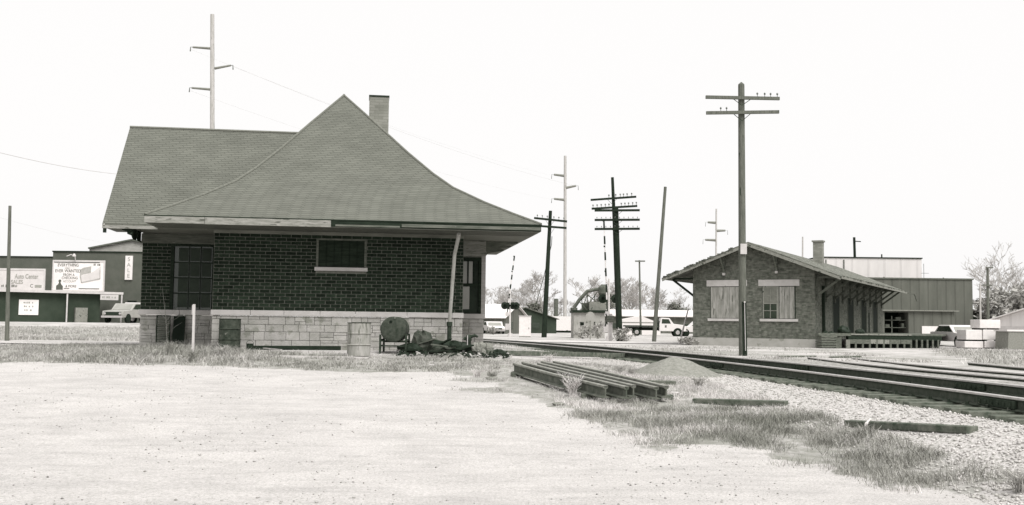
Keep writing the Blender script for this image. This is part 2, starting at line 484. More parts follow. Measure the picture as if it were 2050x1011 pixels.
def ground_material():
    m = bpy.data.materials.new('ground'); m.use_nodes = True
    n, l = m.node_tree.nodes, m.node_tree.links; b = n['Principled BSDF']
    b.inputs['Roughness'].default_value = .95; b.inputs['Specular IOR Level'].default_value = .15
    tc = n.new('ShaderNodeTexCoord')
    def noise(scale, det=8, st=(1, 1, 1), rough=.6, rot=0):
        mp = n.new('ShaderNodeMapping'); mp.inputs['Scale'].default_value = st; mp.inputs['Rotation'].default_value = (0, 0, rot)
        l.new(tc.outputs['Object'], mp.inputs[0])
        z = n.new('ShaderNodeTexNoise'); z.inputs['Scale'].default_value = scale; z.inputs['Detail'].default_value = det
        z.inputs['Roughness'].default_value = rough; l.new(mp.outputs[0], z.inputs['Vector']); return z.outputs['Fac']
    def ramp(src, *st):
        r = n.new('ShaderNodeValToRGB'); e = r.color_ramp.elements
        e[0].position, e[0].color = st[0][0], st[0][1]; e[1].position, e[1].color = st[1][0], st[1][1]
        for p, c in st[2:]: x = e.new(p); x.color = c
        l.new(src, r.inputs[0]); return r.outputs[0]
    def mix(f, a, c, mode='MIX'):
        x = n.new('ShaderNodeMix'); x.data_type = 'RGBA'; x.blend_type = mode
        if isinstance(f, float): x.inputs[0].default_value = f
        else: l.new(f, x.inputs[0])
        for s, q in ((6, a), (7, c)):
            if isinstance(q, tuple): x.inputs[s].default_value = q
            else: l.new(q, x.inputs[s])
        return x.outputs[2]
    # gravel lot: packed pale grit, wheel streaks, darker damp patches
    grit = ramp(noise(38, 8, rough=.8), (.36, C(.36)), (.56, C(.61)))
    patch = ramp(noise(.8, 9, (1, 1.2, 1), .72), (.34, (.83, .83, .83, 1)), (.58, (1.0, 1.0, 1.0, 1)))
    streak = ramp(noise(1.1, 8, (.7, 1.3, 1), .72, R(-30)), (.36, (.90, .90, .90, 1)), (.50, (1, 1, 1, 1)))
    tyre = ramp(noise(2.6, 8, (.30, 1.5, 1), .72, R(24)), (.38, (.90, .90, .90, 1)), (.50, (1, 1, 1, 1)))
    grit = mix(1.0, grit, ramp(noise(150, 3, rough=.8), (.36, (.72, .72, .72, 1)), (.50, (1, 1, 1, 1))), 'MULTIPLY')
    lot = mix(1.0, mix(1.0, mix(1.0, grit, patch, 'MULTIPLY'), streak, 'MULTIPLY'), tyre, 'MULTIPLY')
    vo = n.new('ShaderNodeTexVoronoi'); vo.inputs['Scale'].default_value = 16; l.new(tc.outputs['Object'], vo.inputs['Vector'])
    peb = ramp(vo.outputs['Distance'], (.14, (1, 1, 1, 1)), (.20, (0, 0, 0, 1)))
    msk = ramp(noise(.9, 6), (.45, (0, 0, 0, 1)), (.62, (.8, .8, .8, 1)))
    pm = mix(1.0, peb, msk, 'MULTIPLY')
    lot = mix(pm, lot, C(.22))
    # soil under grass
    soil = ramp(noise(7, 8, rough=.7), (.34, C(.20)), (.62, C(.42)))
    soil = mix(ramp(noise(1.1, 6), (.46, (0, 0, 0, 1)), (.62, (.7, .7, .7, 1))), soil, C(.22))
    # ballast
    v2 = n.new('ShaderNodeTexVoronoi'); v2.inputs['Scale'].default_value = 30; l.new(tc.outputs['Object'], v2.inputs['Vector'])
    bal = mix(ramp(v2.outputs['Distance'], (.40, (0, 0, 0, 1)), (.75, (.8, .8, .8, 1))), mix(v2.outputs['Color'], C(.46), C(.62)), C(.26))
    # far, trodden light ground with dark flecks
    farc = ramp(noise(1.3, 9, (.45, 1, 1), .75), (.38, C(.19)), (.56, C(.52)))
    a1 = n.new('ShaderNodeAttribute'); a1.attribute_name = 'grass'
    a2 = n.new('ShaderNodeAttribute'); a2.attribute_name = 'stone'
    a3 = n.new('ShaderNodeAttribute'); a3.attribute_name = 'open'
    def soft(fac, sc):
        # roughen a mask's edge with noise
        s1 = n.new('ShaderNodeMath'); s1.operation = 'ADD'; l.new(fac, s1.inputs[0]); l.new(noise(sc, 8, rough=.7), s1.inputs[1])
        return ramp(s1.outputs[0], (.80, (0, 0, 0, 1)), (1.05, (1, 1, 1, 1)))
    c = mix(a3.outputs['Fac'], lot, farc)
    c = mix(soft(a1.outputs['Fac'], 5), c, soil)
    c = mix(soft(a2.outputs['Fac'], 4), c, bal)
    a4 = n.new('ShaderNodeAttribute'); a4.attribute_name = 'bed'
    c = mix(soft(a4.outputs['Fac'], 6), c, mix(ramp(noise(9, 8, rough=.75), (.42, (0, 0, 0, 1)), (.58, (1, 1, 1, 1))), C(.13), C(.42)))
    l.new(c, b.inputs['Base Color'])
    bp = n.new('ShaderNodeBump'); bp.inputs['Distance'].default_value = .02; bp.inputs['Strength'].default_value = .8
    hsum = n.new('ShaderNodeMath'); l.new(noise(35, 6, rough=.7), hsum.inputs[0]); l.new(noise(4, 6, rough=.7), hsum.inputs[1])
    l.new(hsum.outputs[0], bp.inputs['Height']); l.new(bp.outputs[0], b.inputs['Normal'])
    return m

ground = np_mesh('ground', gv, gf, ground_material(), True)
tag(ground, 'pale gravel and dry grass ground of the railway yard', None, None, 'structure')
gm = grass_mask(XX, YY)
dtr = XX - (track_x(YY) + .75)
stone = ss(-3.1, -2.3, dtr) * ss(2.6, 1.9, dtr) * ss(60, 45, YY)
openm = ss(33, 40, YY) * .9 + ss(1.8, 3.2, dtr) * (1 - ss(33, 40, YY)) * .9
for nm, arr in (('grass', gm * (1 - stone)), ('stone', stone), ('open', np.clip(openm, 0, 1)), ('bed', ss(-1.5, -1.3, dtr) * ss(1.7, 1.4, dtr) * ss(60, 50, YY) * .75 + .8 * ss(1.0, .3, np.hypot((XX + 2.0 - .5 * (YY - 28)) / 2.4, (YY - 28.2) / .8)) + ss(1.9, 2.4, dtr) * ss(6.4, 5.2, dtr) * ss(40, 36, YY) * (.36 + .42 * vnoise(XX, YY, .8)))):
    at_ = ground.data.attributes.new(nm, 'FLOAT', 'POINT'); at_.data.foreach_set('value', arr.ravel().astype(np.float32))

# two pale paths across the yard (sheets just above the ground)
def path_sheet(name, pts, w, m, label):
    v = []; f = []
    for i, (x, y) in enumerate(pts):
        x0, y0 = pts[max(i - 1, 0)]; x1, y1 = pts[min(i + 1, len(pts) - 1)]
        d = Vector((x1 - x0, y1 - y0, 0)).normalized(); sd = Vector((d.y, -d.x, 0))
        for k in range(5):
            q = Vector((x, y, 0)) + sd * w * (k / 4 - .5); v.append((q.x, q.y, gz(q.x, q.y) + .03))
    for i in range(len(pts) - 1):
        for k in range(4): a = i * 5 + k; f.append((a, a + 1, a + 6, a + 5))
    mb = MB(); mb.add(v, f); o = mb.build(name, m, recalc=False); tag(o, label, None, None, 'structure'); return o
M['path'] = mat('worn_pavement', .42, .6, 1.2, .9, spots=(1.6, .28, .6))
path_sheet('footpath', [(x, 33.2 + .045 * (x + 15)) for x in np.arange(-20, -9.5, .4)], 1.1, M['path'], 'pale concrete footpath crossing the grass left of the depot')
path_sheet('road', [(x, 68.5 - .10 * x) for x in np.arange(-9, 42, .8)], 7.5, M['path'], 'pale road crossing the tracks behind the depot and in front of the freight house')

# ------------------------------------------------------------------ blades and stones
def blades(name, X, Y, h, w, m, label, lean=1.7, cat=None):
    n = len(X); rs = np.random.RandomState(len(X) % 97)
    Z = G(X, Y); a = rs.rand(n) * 6.283; la = rs.rand(n) * 6.283; L = rs.rand(n) * lean * h
    dx, dy = np.cos(a) * w / 2, np.sin(a) * w / 2
    b0 = np.stack([X - dx, Y - dy, Z - .01], 1); b1 = np.stack([X + dx, Y + dy, Z - .01], 1)
    mx, my = X + np.cos(la) * L * .35, Y + np.sin(la) * L * .35
    m0 = np.stack([mx - dx * .7, my - dy * .7, Z + h * .55], 1); m1 = np.stack([mx + dx * .7, my + dy * .7, Z + h * .55], 1)
    t = np.stack([X + np.cos(la) * L, Y + np.sin(la) * L, Z + h * (1 - .25 * rs.rand(n))], 1)
    v = np.stack([b0, b1, m1, m0, t], 1).reshape(-1, 3); i = np.arange(n) * 5
    f = np.concatenate([np.stack([i, i + 1, i + 2], 1), np.stack([i, i + 2, i + 3], 1), np.stack([i + 3, i + 2, i + 4], 1)])
    o = np_mesh(name, v, f, m); tag(o, label, None, None, 'stuff'); return o

def scatter(poly, n, rs, thr=0.0, s=.5, off=0, power=1.0):
    P = np.array(poly); lo, hi = P.min(0), P.max(0); xs, ys = [], []; got = 0
    for _ in range(60):
        X = lo[0] + rs.rand(n) * (hi[0] - lo[0]); Y = lo[1] + rs.rand(n) * (hi[1] - lo[1])
        Xn = X + (vnoise(X, Y, .9) - .5) * 1.2 + (vnoise(X, Y + 40, .35) - .5) * .5
        Yn = Y + (vnoise(X + 30, Y, .9) - .5) * 1.2 + (vnoise(X + 11, Y + 40, .35) - .5) * .5
        Xn = Xn + rs.randn(n) * .22; Yn = Yn + rs.randn(n) * .22
        d = .6 * vnoise(X + off, Y, s) + .4 * vnoise(X, Y + off, s * .35)
        k = in_poly(poly, Xn, Yn) & (rs.rand(n) < np.clip((d - thr) / (1 - thr), 0, 1) ** power)
        xs.append(X[k]); ys.append(Y[k]); got += k.sum()
        if got >= n: break
    return np.concatenate(xs)[:n], np.concatenate(ys)[:n]

rs = np.random.RandomState(11)
CL = [gat(*q) for q in ((1335, 822), (1290, 812), (1480, 848), (1570, 850), (1650, 862), (1700, 905), (1765, 930), (1850, 880), (1965, 915), (1600, 790), (1900, 965), (1530, 880), (1440, 822), (1750, 870), (1180, 838), (1250, 850), (2020, 930), (1990, 975))]
def clump(X, Y):
    s = np.zeros(len(X))
    for k, c in enumerate(CL): s = np.maximum(s, np.exp(-((X - c.x) ** 2 + ((Y - c.y) * 1.2) ** 2) / (2 * (.30 + .22 * (k % 4)) ** 2)))
    return s
X, Y = scatter(WEDGE, 78000, rs, .26, .5, 5, 1.4)
k = (X - track_x(Y)) < -1.9; X, Y = X[k], Y[k]
cv = clump(X, Y); h = (.02 + .08 * rs.rand(len(X)) ** 1.5) * (.5 + .6 * vnoise(X, Y, .7) + .8 * cv)
sel = (vnoise(X + 3, Y + 7, .6) * .45 + rs.rand(len(X)) * .35 + cv * .55) > .60
blades('grass', X[sel], Y[sel], h[sel], .006, M['grass_dark'], 'dull green grass in clumps on the bank beside the track')
blades('grass', X[~sel], Y[~sel], h[~sel] * 1.05, .005, M['straw'], 'bleached straw coloured grass on the bank beside the track')
X, Y = scatter(MIX, 14000, rs, .46, .45, 15, 2.0)
k = (X - track_x(Y)) < -1.9; X, Y = X[k], Y[k]
blades('grass', X, Y,   .02 + .06 * rs.rand(len(X)), .008, M['grass'], 'thin dry grass around the pile of rails')
X, Y = scatter(STRIP, 40000, rs, .28, .45, 25, 1.3)
h = (.03 + .09 * rs.rand(len(X))) * (.4 + 1.0 * vnoise(X, Y, .8)) * (1 + 1.1 * ss(-11.5, -9.8, X) * ss(-5.8, -7.5, X))
sel = rs.rand(len(X)) > .45
blades('grass', X[sel], Y[sel], h[sel], .012, M['grass_dark'], 'unmown grass strip between the gravel lot and the depot wall')
blades('grass', X[~sel], Y[~sel], h[~sel], .011, M['grass'], 'dry grass strip between the gravel lot and the depot wall')
X, Y = scatter(YARD, 30000, rs, .2, 2, 35)
blades('grass', X, Y, .04 + .12 * rs.rand(len(X)), .022, M['grass'], 'rough grass yard between the footpath and the store')
X, Y = scatter(RIGHTY, 26000, rs, .25, 2.5, 45)
blades('grass', X, Y, .04 + .20 * rs.rand(len(X)), .022, M['grass'], 'tall dry grass beyond the tracks at the right')

X, Y = scatter([(-2, 34), (14, 34), (16, 58), (-2, 58)], 7000, rs, .45, 1.4, 55, 2.0)
k = (np.abs(X - track_x(Y) - .75) > 2.2); X, Y = X[k], Y[k]
blades('grass', X, Y, .03 + .10 * rs.rand(len(X)), .018, M['grass'], 'thin dry grass between the main track and the freight house')

def stones(name, X, Y, r, m, label, sink=.3):
    n = len(X); q = np.array([(1,0,0),(-1,0,0),(0,1,0),(0,-1,0),(0,0,1),(0,0,-1)], float); rs = np.random.RandomState(5)
    a = rs.rand(n) * 6.283; k = r[:, None, None] * (.65 + .6 * rs.rand(n, 6, 1)); p = q[None] * k
    p[:, :, 2] *= .7
    x = p[:, :, 0] * np.cos(a)[:, None] - p[:, :, 1] * np.sin(a)[:, None]; y = p[:, :, 0] * np.sin(a)[:, None] + p[:, :, 1] * np.cos(a)[:, None]
    v = np.stack([x + X[:, None], y + Y[:, None], p[:, :, 2] + (G(X, Y) + r * sink)[:, None]], 2).reshape(-1, 3)
    t = np.array([(0,2,4),(2,1,4),(1,3,4),(3,0,4),(2,0,5),(1,2,5),(3,1,5),(0,3,5)])
    f = (t[None] + (np.arange(n) * 6)[:, None, None]).reshape(-1, 3)
    o = np_mesh(name, v, f, m); tag(o, label, None, None, 'stuff'); return o
Y = 8.6 + 36 * rs.rand(32000) ** 1.6; u = -3.3 + 5.6 * rs.rand(32000); X = track_x(Y) + .75 + u
k = (u < -1.42) | (u > 1.5) | (rs.rand(len(u)) < .22); X, Y = X[k], Y[k]
stones('ballast', X, Y, .010 + .018 * rs.rand(len(X)) ** 2, M['ballast'], 'crushed stone ballast along the main track')
Y = 8.3 + 17 * rs.rand(11000) ** 1.3; X = (-.52 + .98 * rs.rand(11000)) * Y
k = (vnoise(X, Y, 1.6) + .25 * rs.rand(len(X)) > .52) & (grass_mask(X, Y) < .6); X, Y = X[k], Y[k]
stones('pebbles', X, Y, .004 + .014 * rs.rand(len(X)) ** 5, M['pebble'], 'loose pebbles scattered over the gravel lot')

def debris(n, m, label, seed):
    rs = np.random.RandomState(seed); mb = MB()
    for k in range(n):
        px = 800 + 225 * rs.rand() ; Yd = 27.0 + 1.9 * rs.rand(); x = (px - 1025) / F_PX * Yd; z = gz(x, Yd); a = rs.rand() * 3.14; L = .03 + .16 * rs.rand() ** 2
        mb.beam((x - math.cos(a) * L, Yd - math.sin(a) * L, z + .02), (x + math.cos(a) * L, Yd + math.sin(a) * L, z + .03 + .08 * rs.rand()), .02 + .05 * rs.rand(), .01 + .02 * rs.rand())
    o = mb.build('debris', m, recalc=False); tag(o, label, None, None, 'stuff')
debris(170, M['darkwood'], 'dark splinters and rubbish strewn along the depot wall', 4)
debris(60, M['palewood'], 'pale splinters and bits of board strewn along the depot wall', 6)
# ================================================================== MAIN TRACK
RAILP = [(-.068,0),(.068,0),(.068,.012),(.012,.03),(.010,.125),(.034,.135),(.036,.165),(.028,.172),(-.028,.172),(-.036,.165),(-.034,.135),(-.010,.125),(-.012,.03),(-.068,.012)]
HEADP = [(-.0375,.145),(.0375,.145),(.0375,.170),(.030,.1765),(-.030,.1765),(-.0375,.170)]
GAUGE = 1.55
def tdir(Y):
    dx = float(track_x(Y + .1) - track_x(Y - .1)) / .2
    return Vector((dx, 1, 0)).normalized()
def tpt(Y, off, z):
    d = tdir(Y); sd = Vector((d.y, -d.x, 0)); return Vector((float(track_x(Y)), Y, z)) + sd * off
def rail_thing(label, group, pathpts, base_z_note=None):
    t = thing('rail', label, 'rail', pathpts[0], 0, group)
    MB().sweep(RAILP, pathpts).build('rail_body', M['rail'], t)
    MB().sweep(HEADP, pathpts).build('rail_head', M['railtop'], t)
    return t
ys = list(np.arange(8.5, 30, 1.0)) + list(np.arange(30, 63, 2.0))
r1 = rail_thing('near rail of the main track, nearest the pile of loose rails', 'rails of the main track', [tpt(y, 0, .478) for y in ys])
r2 = rail_thing('far rail of the main track, the shiny one towards the freight house', 'rails of the main track', [tpt(y, GAUGE, .490) for y in ys])
def joint_bar(Y, off, z, rail):
    a, b = tpt(Y - .45, off - .045, z + .075), tpt(Y + .45, off - .045, z + .075)
    mb = MB().beam(a, b, .05, .10)
    for k in range(6):
        p = tpt(Y - .38 + .152 * k, off - .07, z + .075); mb.box(p.x - .02, p.x + .02, p.y - .02, p.y + .02, p.z - .02, p.z + .02)
    mb.build('joint_bar', M['iron'], rail)
joint_bar(13.9, 0, .478, r1); joint_bar(26.4, 0, .478, r1); joint_bar(24.9, GAUGE, .49, r2); joint_bar(17.5, GAUGE, .49, r2)
Y = 9.2; k = 0
while Y < 47:
    d = tdir(Y); sd = Vector((d.y, -d.x, 0)); an = random.uniform(-.05, .05)
    sd = (sd + d * an).normalized(); o0 = -.62 + random.uniform(-.10, .07)
    a = tpt(Y, 0, .388 + random.uniform(-.012, .004)) + sd * o0; b = a + sd * 2.75
    mb = MB().beam(a, b, .20 + random.uniform(-.02, .03), .165)
    for off in (0, GAUGE):                      # tie plates and spikes
        p = tpt(Y, off, .474); 
    o = mb.build('railway_tie', M['tie'], bevel=.008)
    tag(o, 'dark wooden tie lying crosswise in the ballast under the main track', 'tie', 'wooden ties under the main track')
    if Y < 30:
        for off, zz in ((0, .4765), (GAUGE, .4885)):
            p0 = tpt(Y, off, zz - .006); pm = MB().beam(p0 - sd * .13, p0 + sd * .13, .17, .012)
            for s_ in (-1, 1): q = p0 + sd * .085 * s_; pm.box(q.x - .016, q.x + .016, q.y - .016, q.y + .016, q.z, q.z + .045)
            pm.build('tie_plate', M['iron'], o)
    Y += .55 + random.uniform(-.03, .03); k += 1

# the siding behind the main track, sunk into its paving
pth = [(13.5, 11.3), (18, 11.0), (22.1, 10.75), (26.6, 10.25), (31.3, 10.05), (36.5, 10.3)]
def sid(off, y0, y1):
    out = []
    for y in np.arange(y0, y1, 1.0):
        x = float(np.interp(y, [p[0] for p in pth], [p[1] for p in pth])) + off
        out.append(Vector((x, y, .335)))
    return out
rail_thing('near rail of the sunken siding behind the main track', 'rails of the siding', sid(0, 13.5, 37.4))
rail_thing('far rail of the sunken siding behind the main track', 'rails of the siding', sid(1.55, 13.5, 37.4))
rail_thing('spare rail lying beyond the siding at the right', 'rails of the siding', [Vector((13.9, y, gz(13.9, y) - .08)) for y in np.arange(20, 33, 1.0)])
def timber(name, label, a, b, w, h, m, cat='timber', group=None, lift=0.0, bev=.01):
    a = Vector((a[0], a[1], gz(a[0], a[1]) + h / 2 + lift)); b = Vector((b[0], b[1], gz(b[0], b[1]) + h / 2 + lift))
    o = MB().beam(a, b, w, h).build(name, m, bevel=bev); tag(o, label, cat, group); return o
timber('timber', 'short dark timber at the left end of the siding', (9.7, 38.0), (11.4, 39.4), .14, .06, M['tie'], group='timbers at the end of the siding')
timber('timber', 'short dark timber where the siding ends, nearer the loading dock', (11.6, 38.2), (13.2, 39.8), .14, .06, M['tie'], group='timbers at the end of the siding')
a, b = gat(972, 711), gat(1322, 717)
timber('platform_edging', 'long dark timber edging laid in the gravel from the depot corner to the main track', a, b, .16, .14, M['tie'])
for (x0, y0, x1, y1, lab) in ((1390, 806, 1575, 812, 'dark old timber lying in the grass right of the rail pile'),
                              (1700, 852, 1948, 866, 'long dark timber half hidden in the grass at the lower right'),
                              (1262, 768, 1352, 770, 'short dark timber lying behind the rail pile, at the foot of the gravel mound'),
                              (2012, 836, 2080, 836, 'end of a dark timber lying in the ballast at the right edge')):
    timber('timber', lab, gat(x0, y0), gat(x1, y1), .17, .09, M['tie'], group='loose timbers in the yard', lift=-.02)

# ------------------------------------------------------------------ the pile of loose rails
e0, e1 = gat(1030, 752), gat(1212, 806)
f0, f1 = gat(1110, 747), gat(1334, 806)
sup = []
for i, (t0, t1, lab) in enumerate(((.06, .12, 'crooked dark timber under the far end of the rail pile'), (.86, .9, 'dark timber under the near end of the rail pile'))):
    a = e0.lerp(e1, t0) - Vector((.15, 0, 0)); b = f0.lerp(f1, t1) + Vector((.35 if i else .1, -.05, 0))
    a.z = b.z = 0; timber('timber', lab, a, b, .18, .12, M['tie'], group='timbers under the rail pile', lift=-.04)
rows = [(0.0, 0, 0, 'outermost on the left, with a pale wide side'), (.28, -.04, .03, 'second from the left'), (.50, .05, -.02, 'in the middle'),
        (.74, -.02, .04, 'second from the right'), (1.0, 0, 0, 'outermost on the right')]
for k, (s, da, db, lab) in enumerate(rows):
    a = e0.lerp(f0, s) ; b = e1.lerp(f1, s); d = (b - a)
    a = a + d * da; b = b + d * (db + (.0 if k else 0))
    a.z = gz(a.x, a.y) + .06; b.z = gz(b.x, b.y) + .075
    t = thing('rail', 'rusty loose rail in the pile, ' + lab, 'rail', a, 0, 'loose rails in the pile')
    mm = a.lerp(b, .5) + Vector((.03 * (k - 2), 0, .0))
    MB().sweep([(u * 1.15, w * 1.15) for u, w in RAILP], [a, mm, b]).build('rail_body', M['rail_old'], t)
    MB().sweep([(u * 1.15, w * 1.15) for u, w in HEADP], [a, mm, b]).build('rail_head', M['rail_old_lit'], t)

# gravel mound
def mound(name, c, rx, ry, h, m, label, cat):
    v = []; f = []; nr, na = 16, 40
    for i in range(nr + 1):
        for k in range(na):
            t = k / na * 6.283; r = i / nr
            x = c[0] + rx * r * math.cos(t) * (1 + .10 * math.sin(3 * t + 1)); y = c[1] + ry * r * math.sin(t)
            z = gz(x, y) + h * max(0, (1 - r ** 1.7)) ** 1.5 * (1 + .12 * float(vnoise(x, y, .25) - .5)) - (.03 if i == nr else 0) + .03 * float(vnoise(x, y, .08) - .5)
            v.append((x, y, z))
    for i in range(nr):
        for k in range(na): f.append((i * na + k, i * na + (k + 1) % na, (i + 1) * na + (k + 1) % na, (i + 1) * na + k))
    mb = MB(); mb.add(v, f); o = mb.build(name, m, smooth='all'); tag(o, label, cat); return o
M['mound'] = mat('fine_gravel', .18, .31, 16, .95, .02, 60)
mound('gravel_mound', (3.55, 23.0), 1.08, .95, .38, M['mound'], 'small round mound of grey gravel between the rail pile and the track', 'gravel mound')

# ================================================================== DEPOT
TH = R(8)
OX, OY = -8.40, 29.5
depot = thing('depot_building', 'brick railway depot with a flared shingle roof, stone base and square chimney', 'depot', (OX, OY, 0), TH)
DM = WM[depot.name]
def dl(name, mb, m, parent=None, **k): return mb.build(name, m, parent or depot, local=True, **k)
def dw(a, b, z): return DM @ Vector((a, b, z))
ZW, ZT = 1.66, 1.82            # water table bottom and top
ZS = 4.11                      # soffit
BW = 1.9                       # wing front wall
# mortar body walls
def facing(mb, a0, a1, b, hole, zb=ZT):
    h0, h1, z0, z1 = hole; mb.box(a0, a1, b + .14, b + 2, zb, ZS)
    for q in ((a0, max(h0, a0), zb, ZS), (h1, a1, zb, ZS), (max(h0, a0), h1, zb, z0), (max(h0, a0), h1, z1, ZS)):
        if q[1] - q[0] > .01 and q[3] - q[2] > .01: mb.box(q[0], q[1], b + .02, b + .139, q[2], q[3])
W1 = (2.84, 4.26, 2.96, 3.90); W2 = (-1.50, -.02, 1.82, 3.80); W3 = (7.15, 7.80, 1.82, 3.56)
mb = MB(); facing(mb, 0, 7.06, 0, W1); mb.box(0, 7.06, 2.01, 8.0, ZT, ZS); dl('wall', mb, M['mortar'])
mb = MB(); facing(mb, 7.06, 7.89, BW, W3); dl('wing_wall', mb, M['mortar'])
mb = MB(); facing(mb, -2.33, 0, BW, W2); mb.box(-2.33, 0, BW + 2.01, 5.6, ZT, ZS)
mb.prism([(BW + .02, ZS), (5.6, ZS), (5.3, 4.9), (3.6, 6.9), (1.95, 4.9)], lambda u, v, d: (d, u, v), -2.33, -1.2); dl('wing_wall', mb, M['mortar'])
mb = MB(); mb.box(.03, 7.03, .05, 7.9, .4, ZW); mb.box(-2.30, .03, BW + .05, 5.5, .4, ZW); mb.box(7.03, 7.86, BW + .05, 5.5, .4, ZW)
dl('foundation', mb, M['stone_joint'])
def bricks(mb, a0, a1, z0, z1, b, holes=(), bw_=.285, bh=.0985):
    z = z0; row = 0; g = .011
    while z < z1 - .03:
        zt = min(z + bh, z1); a = a0 - (bw_ / 2 if row % 2 else 0) + random.uniform(-.012, .012)
        while a < a1:
            segs = [(max(a, a0), min(a + bw_, a1))]
            for (h0, h1, hz0, hz1) in holes:
                if zt > hz0 + .02 and z < hz1 - .02:
                    ns = []
                    for s0, s1 in segs:
                        if s1 <= h0 or s0 >= h1: ns.append((s0, s1))
                        else:
                            if s0 < h0: ns.append((s0, h0))
                            if s1 > h1: ns.append((h1, s1))
                    segs = ns
            for s0, s1 in segs:
                if s1 - s0 > .05: 
                    pr = random.uniform(0, .004); mb.box(s0 + g, s1 - g, b - pr, b + .03, z + g, zt - g * .6)
            a += bw_
        z += bh; row += 1
mb = MB(); bricks(mb, 0, 7.06, ZT, 3.99, 0, (W1,)); dl('wall_bricks', mb, M['brick'], recalc=False)
mb = MB(); bricks(mb, -2.33, 0, ZT, 3.80, BW, (W2,)); dl('wing_bricks', mb, M['brick'], recalc=False)
mb = MB(); bricks(mb, 7.06, 7.89, ZT, 3.6, BW, (W3,)); dl('wing_bricks', mb, M['brick'], recalc=False)
def ashlar(mb, a0, a1, z0, z1, b):
    """random coursed stones"""
    z = z0; rr = random.Random(int(a0 * 100) + 5)
    while z < z1 - .02:
        H = rr.choice((.20, .24, .17)); H = H if z + H < z1 - .12 else z1 - z
        a = a0
        while a < a1 - .01:
            L = rr.uniform(.24, .62); L = L if a + L < a1 - .22 else a1 - a; g = .005
            parts = [(z, z + H)]
            if rr.random() < .45: s = rr.choice((.38, .5, .62)); parts = [(z, z + H * s), (z + H * s, z + H)]
            for (p, q) in parts:
                subs = [(a, a + L)]
                if len(parts) == 2 and rr.random() < .4: t = rr.uniform(.35, .65); subs = [(a, a + L * t), (a + L * t, a + L)]
                for (u0, u1) in subs:
                    pr = rr.uniform(.0, .012); mb.box(u0 + g, u1 - g, b - pr, b + .06, p + g, q - g)
            a += L
        z += H
for q in ((0, 7.06, 0), (-2.33, 0, BW), (7.06, 7.89, BW)):
    mb = MB(); ashlar(mb, q[0], q[1], .44, ZW, q[2]); dl('stone_base', mb, M['stone'], bevel=.004)
mb = MB(); a = -.03
while a < 7.09:
    L = min(random.uniform(.9, 1.5), 7.09 - a); mb.box(a, a + L - .008, -.055, .04, ZW + .012, ZT); a += L
dl('water_table', mb, M['stone_trim'], bevel=.008)
mb = MB(); mb.box(7.10, 7.93, BW - .055, BW + .04, ZW + .012, ZT); dl('water_table', mb, M['stone_trim'], bevel=.008)
mb = MB()
for (s, e) in ((-2.37, -1.2), (-1.19, -.04)): mb.box(s, e, BW - .055, BW + .04, ZW + .012, ZT)
dl('water_table', mb, M['stone_trim'], bevel=.008)
# high boarded window
w = dl('window', MB().box(2.88, 4.22, .015, .06, 3.10, 3.86), M['darkwood'])
mb = MB(); mb.box(2.84, 2.90, -.012, .05, 3.08, 3.90); mb.box(4.20, 4.26, -.012, .05, 3.08, 3.90); mb.box(2.90, 4.20, -.012, .05, 3.85, 3.90); dl('window_frame', mb, M['oldwood'], w)
mb = MB()
for k in range(1, 6): mb.box(2.90 + k * .217, 2.912 + k * .217, -.002, .02, 3.10, 3.85)
dl('board_joint', mb, M['black'], w); dl('window_sill', MB().box(2.80, 4.30, -.06, .03, 2.97, 3.075), M['stone_trim'], w, bevel=.006)
# tall multi-pane window in the left wing
w = dl('window', MB().box(-1.46, -.05, BW + .06, BW + .10, 1.83, 3.78), M['glass'])
M['pane_dim'] = mat('dusty_pane', .022, .045, 2, .4)
pn = MB()
for i in range(3):
    for j in range(4): pn.box(-1.28 + i * .335, -1.005 + i * .335, BW + .045, BW + .055, 1.90 + j * .46, 2.30 + j * .46)
dl('window_pane', pn, M['pane_dim'], w)
mb = MB(); 
for x in (-1.50, -.30): mb.box(x, x + .09, BW - .01, BW + .05, 1.83, 3.80)
mb.box(-1.41, -.30, BW - .008, BW + .05, 3.72, 3.80)
for i in (1, 2): mb.box(-1.325 + i * .335, -1.295 + i * .335, BW + .03, BW + .06, 1.85, 3.72)
for j in (1, 2, 3): mb.box(-1.41, -.30, BW + .028, BW + .058, 1.84 + j * .46, 1.875 + j * .46)
dl('window_frame', mb, M['darkwood'], w)
# sash window in the right wing
w = dl('window', MB().box(7.17, 7.78, BW + .05, BW + .10, 1.84, 3.54), M['dark'])
pn = MB(); 
for i, xx in enumerate((7.24, 7.41)): pn.box(xx, xx + .12, BW + .035, BW + .045, 2.76, 3.44)
pn.box(7.22, 7.44, BW + .035, BW + .045, 1.96, 2.66); dl('window_pane', pn, M['glass_pale'], w)
mb = MB(); mb.box(7.12, 7.20, BW - .015, BW + .05, 1.83, 3.56); mb.box(7.72, 7.80, BW - .015, BW + .05, 1.83, 3.56)
mb.box(7.20, 7.72, BW - .012, BW + .05, 3.48, 3.56); mb.box(7.20, 7.72, BW, BW + .05, 2.67, 2.75); mb.box(7.37, 7.40, BW + .01, BW + .05, 2.75, 3.48); mb.box(7.55, 7.58, BW + .01, BW + .05, 2.75, 3.48)
dl('window_frame', mb, M['darkwood'], w)
dl('corner_board', MB().box(7.80, 7.93, BW - .03, BW + .10, ZT, 3.6), M['palewood'])
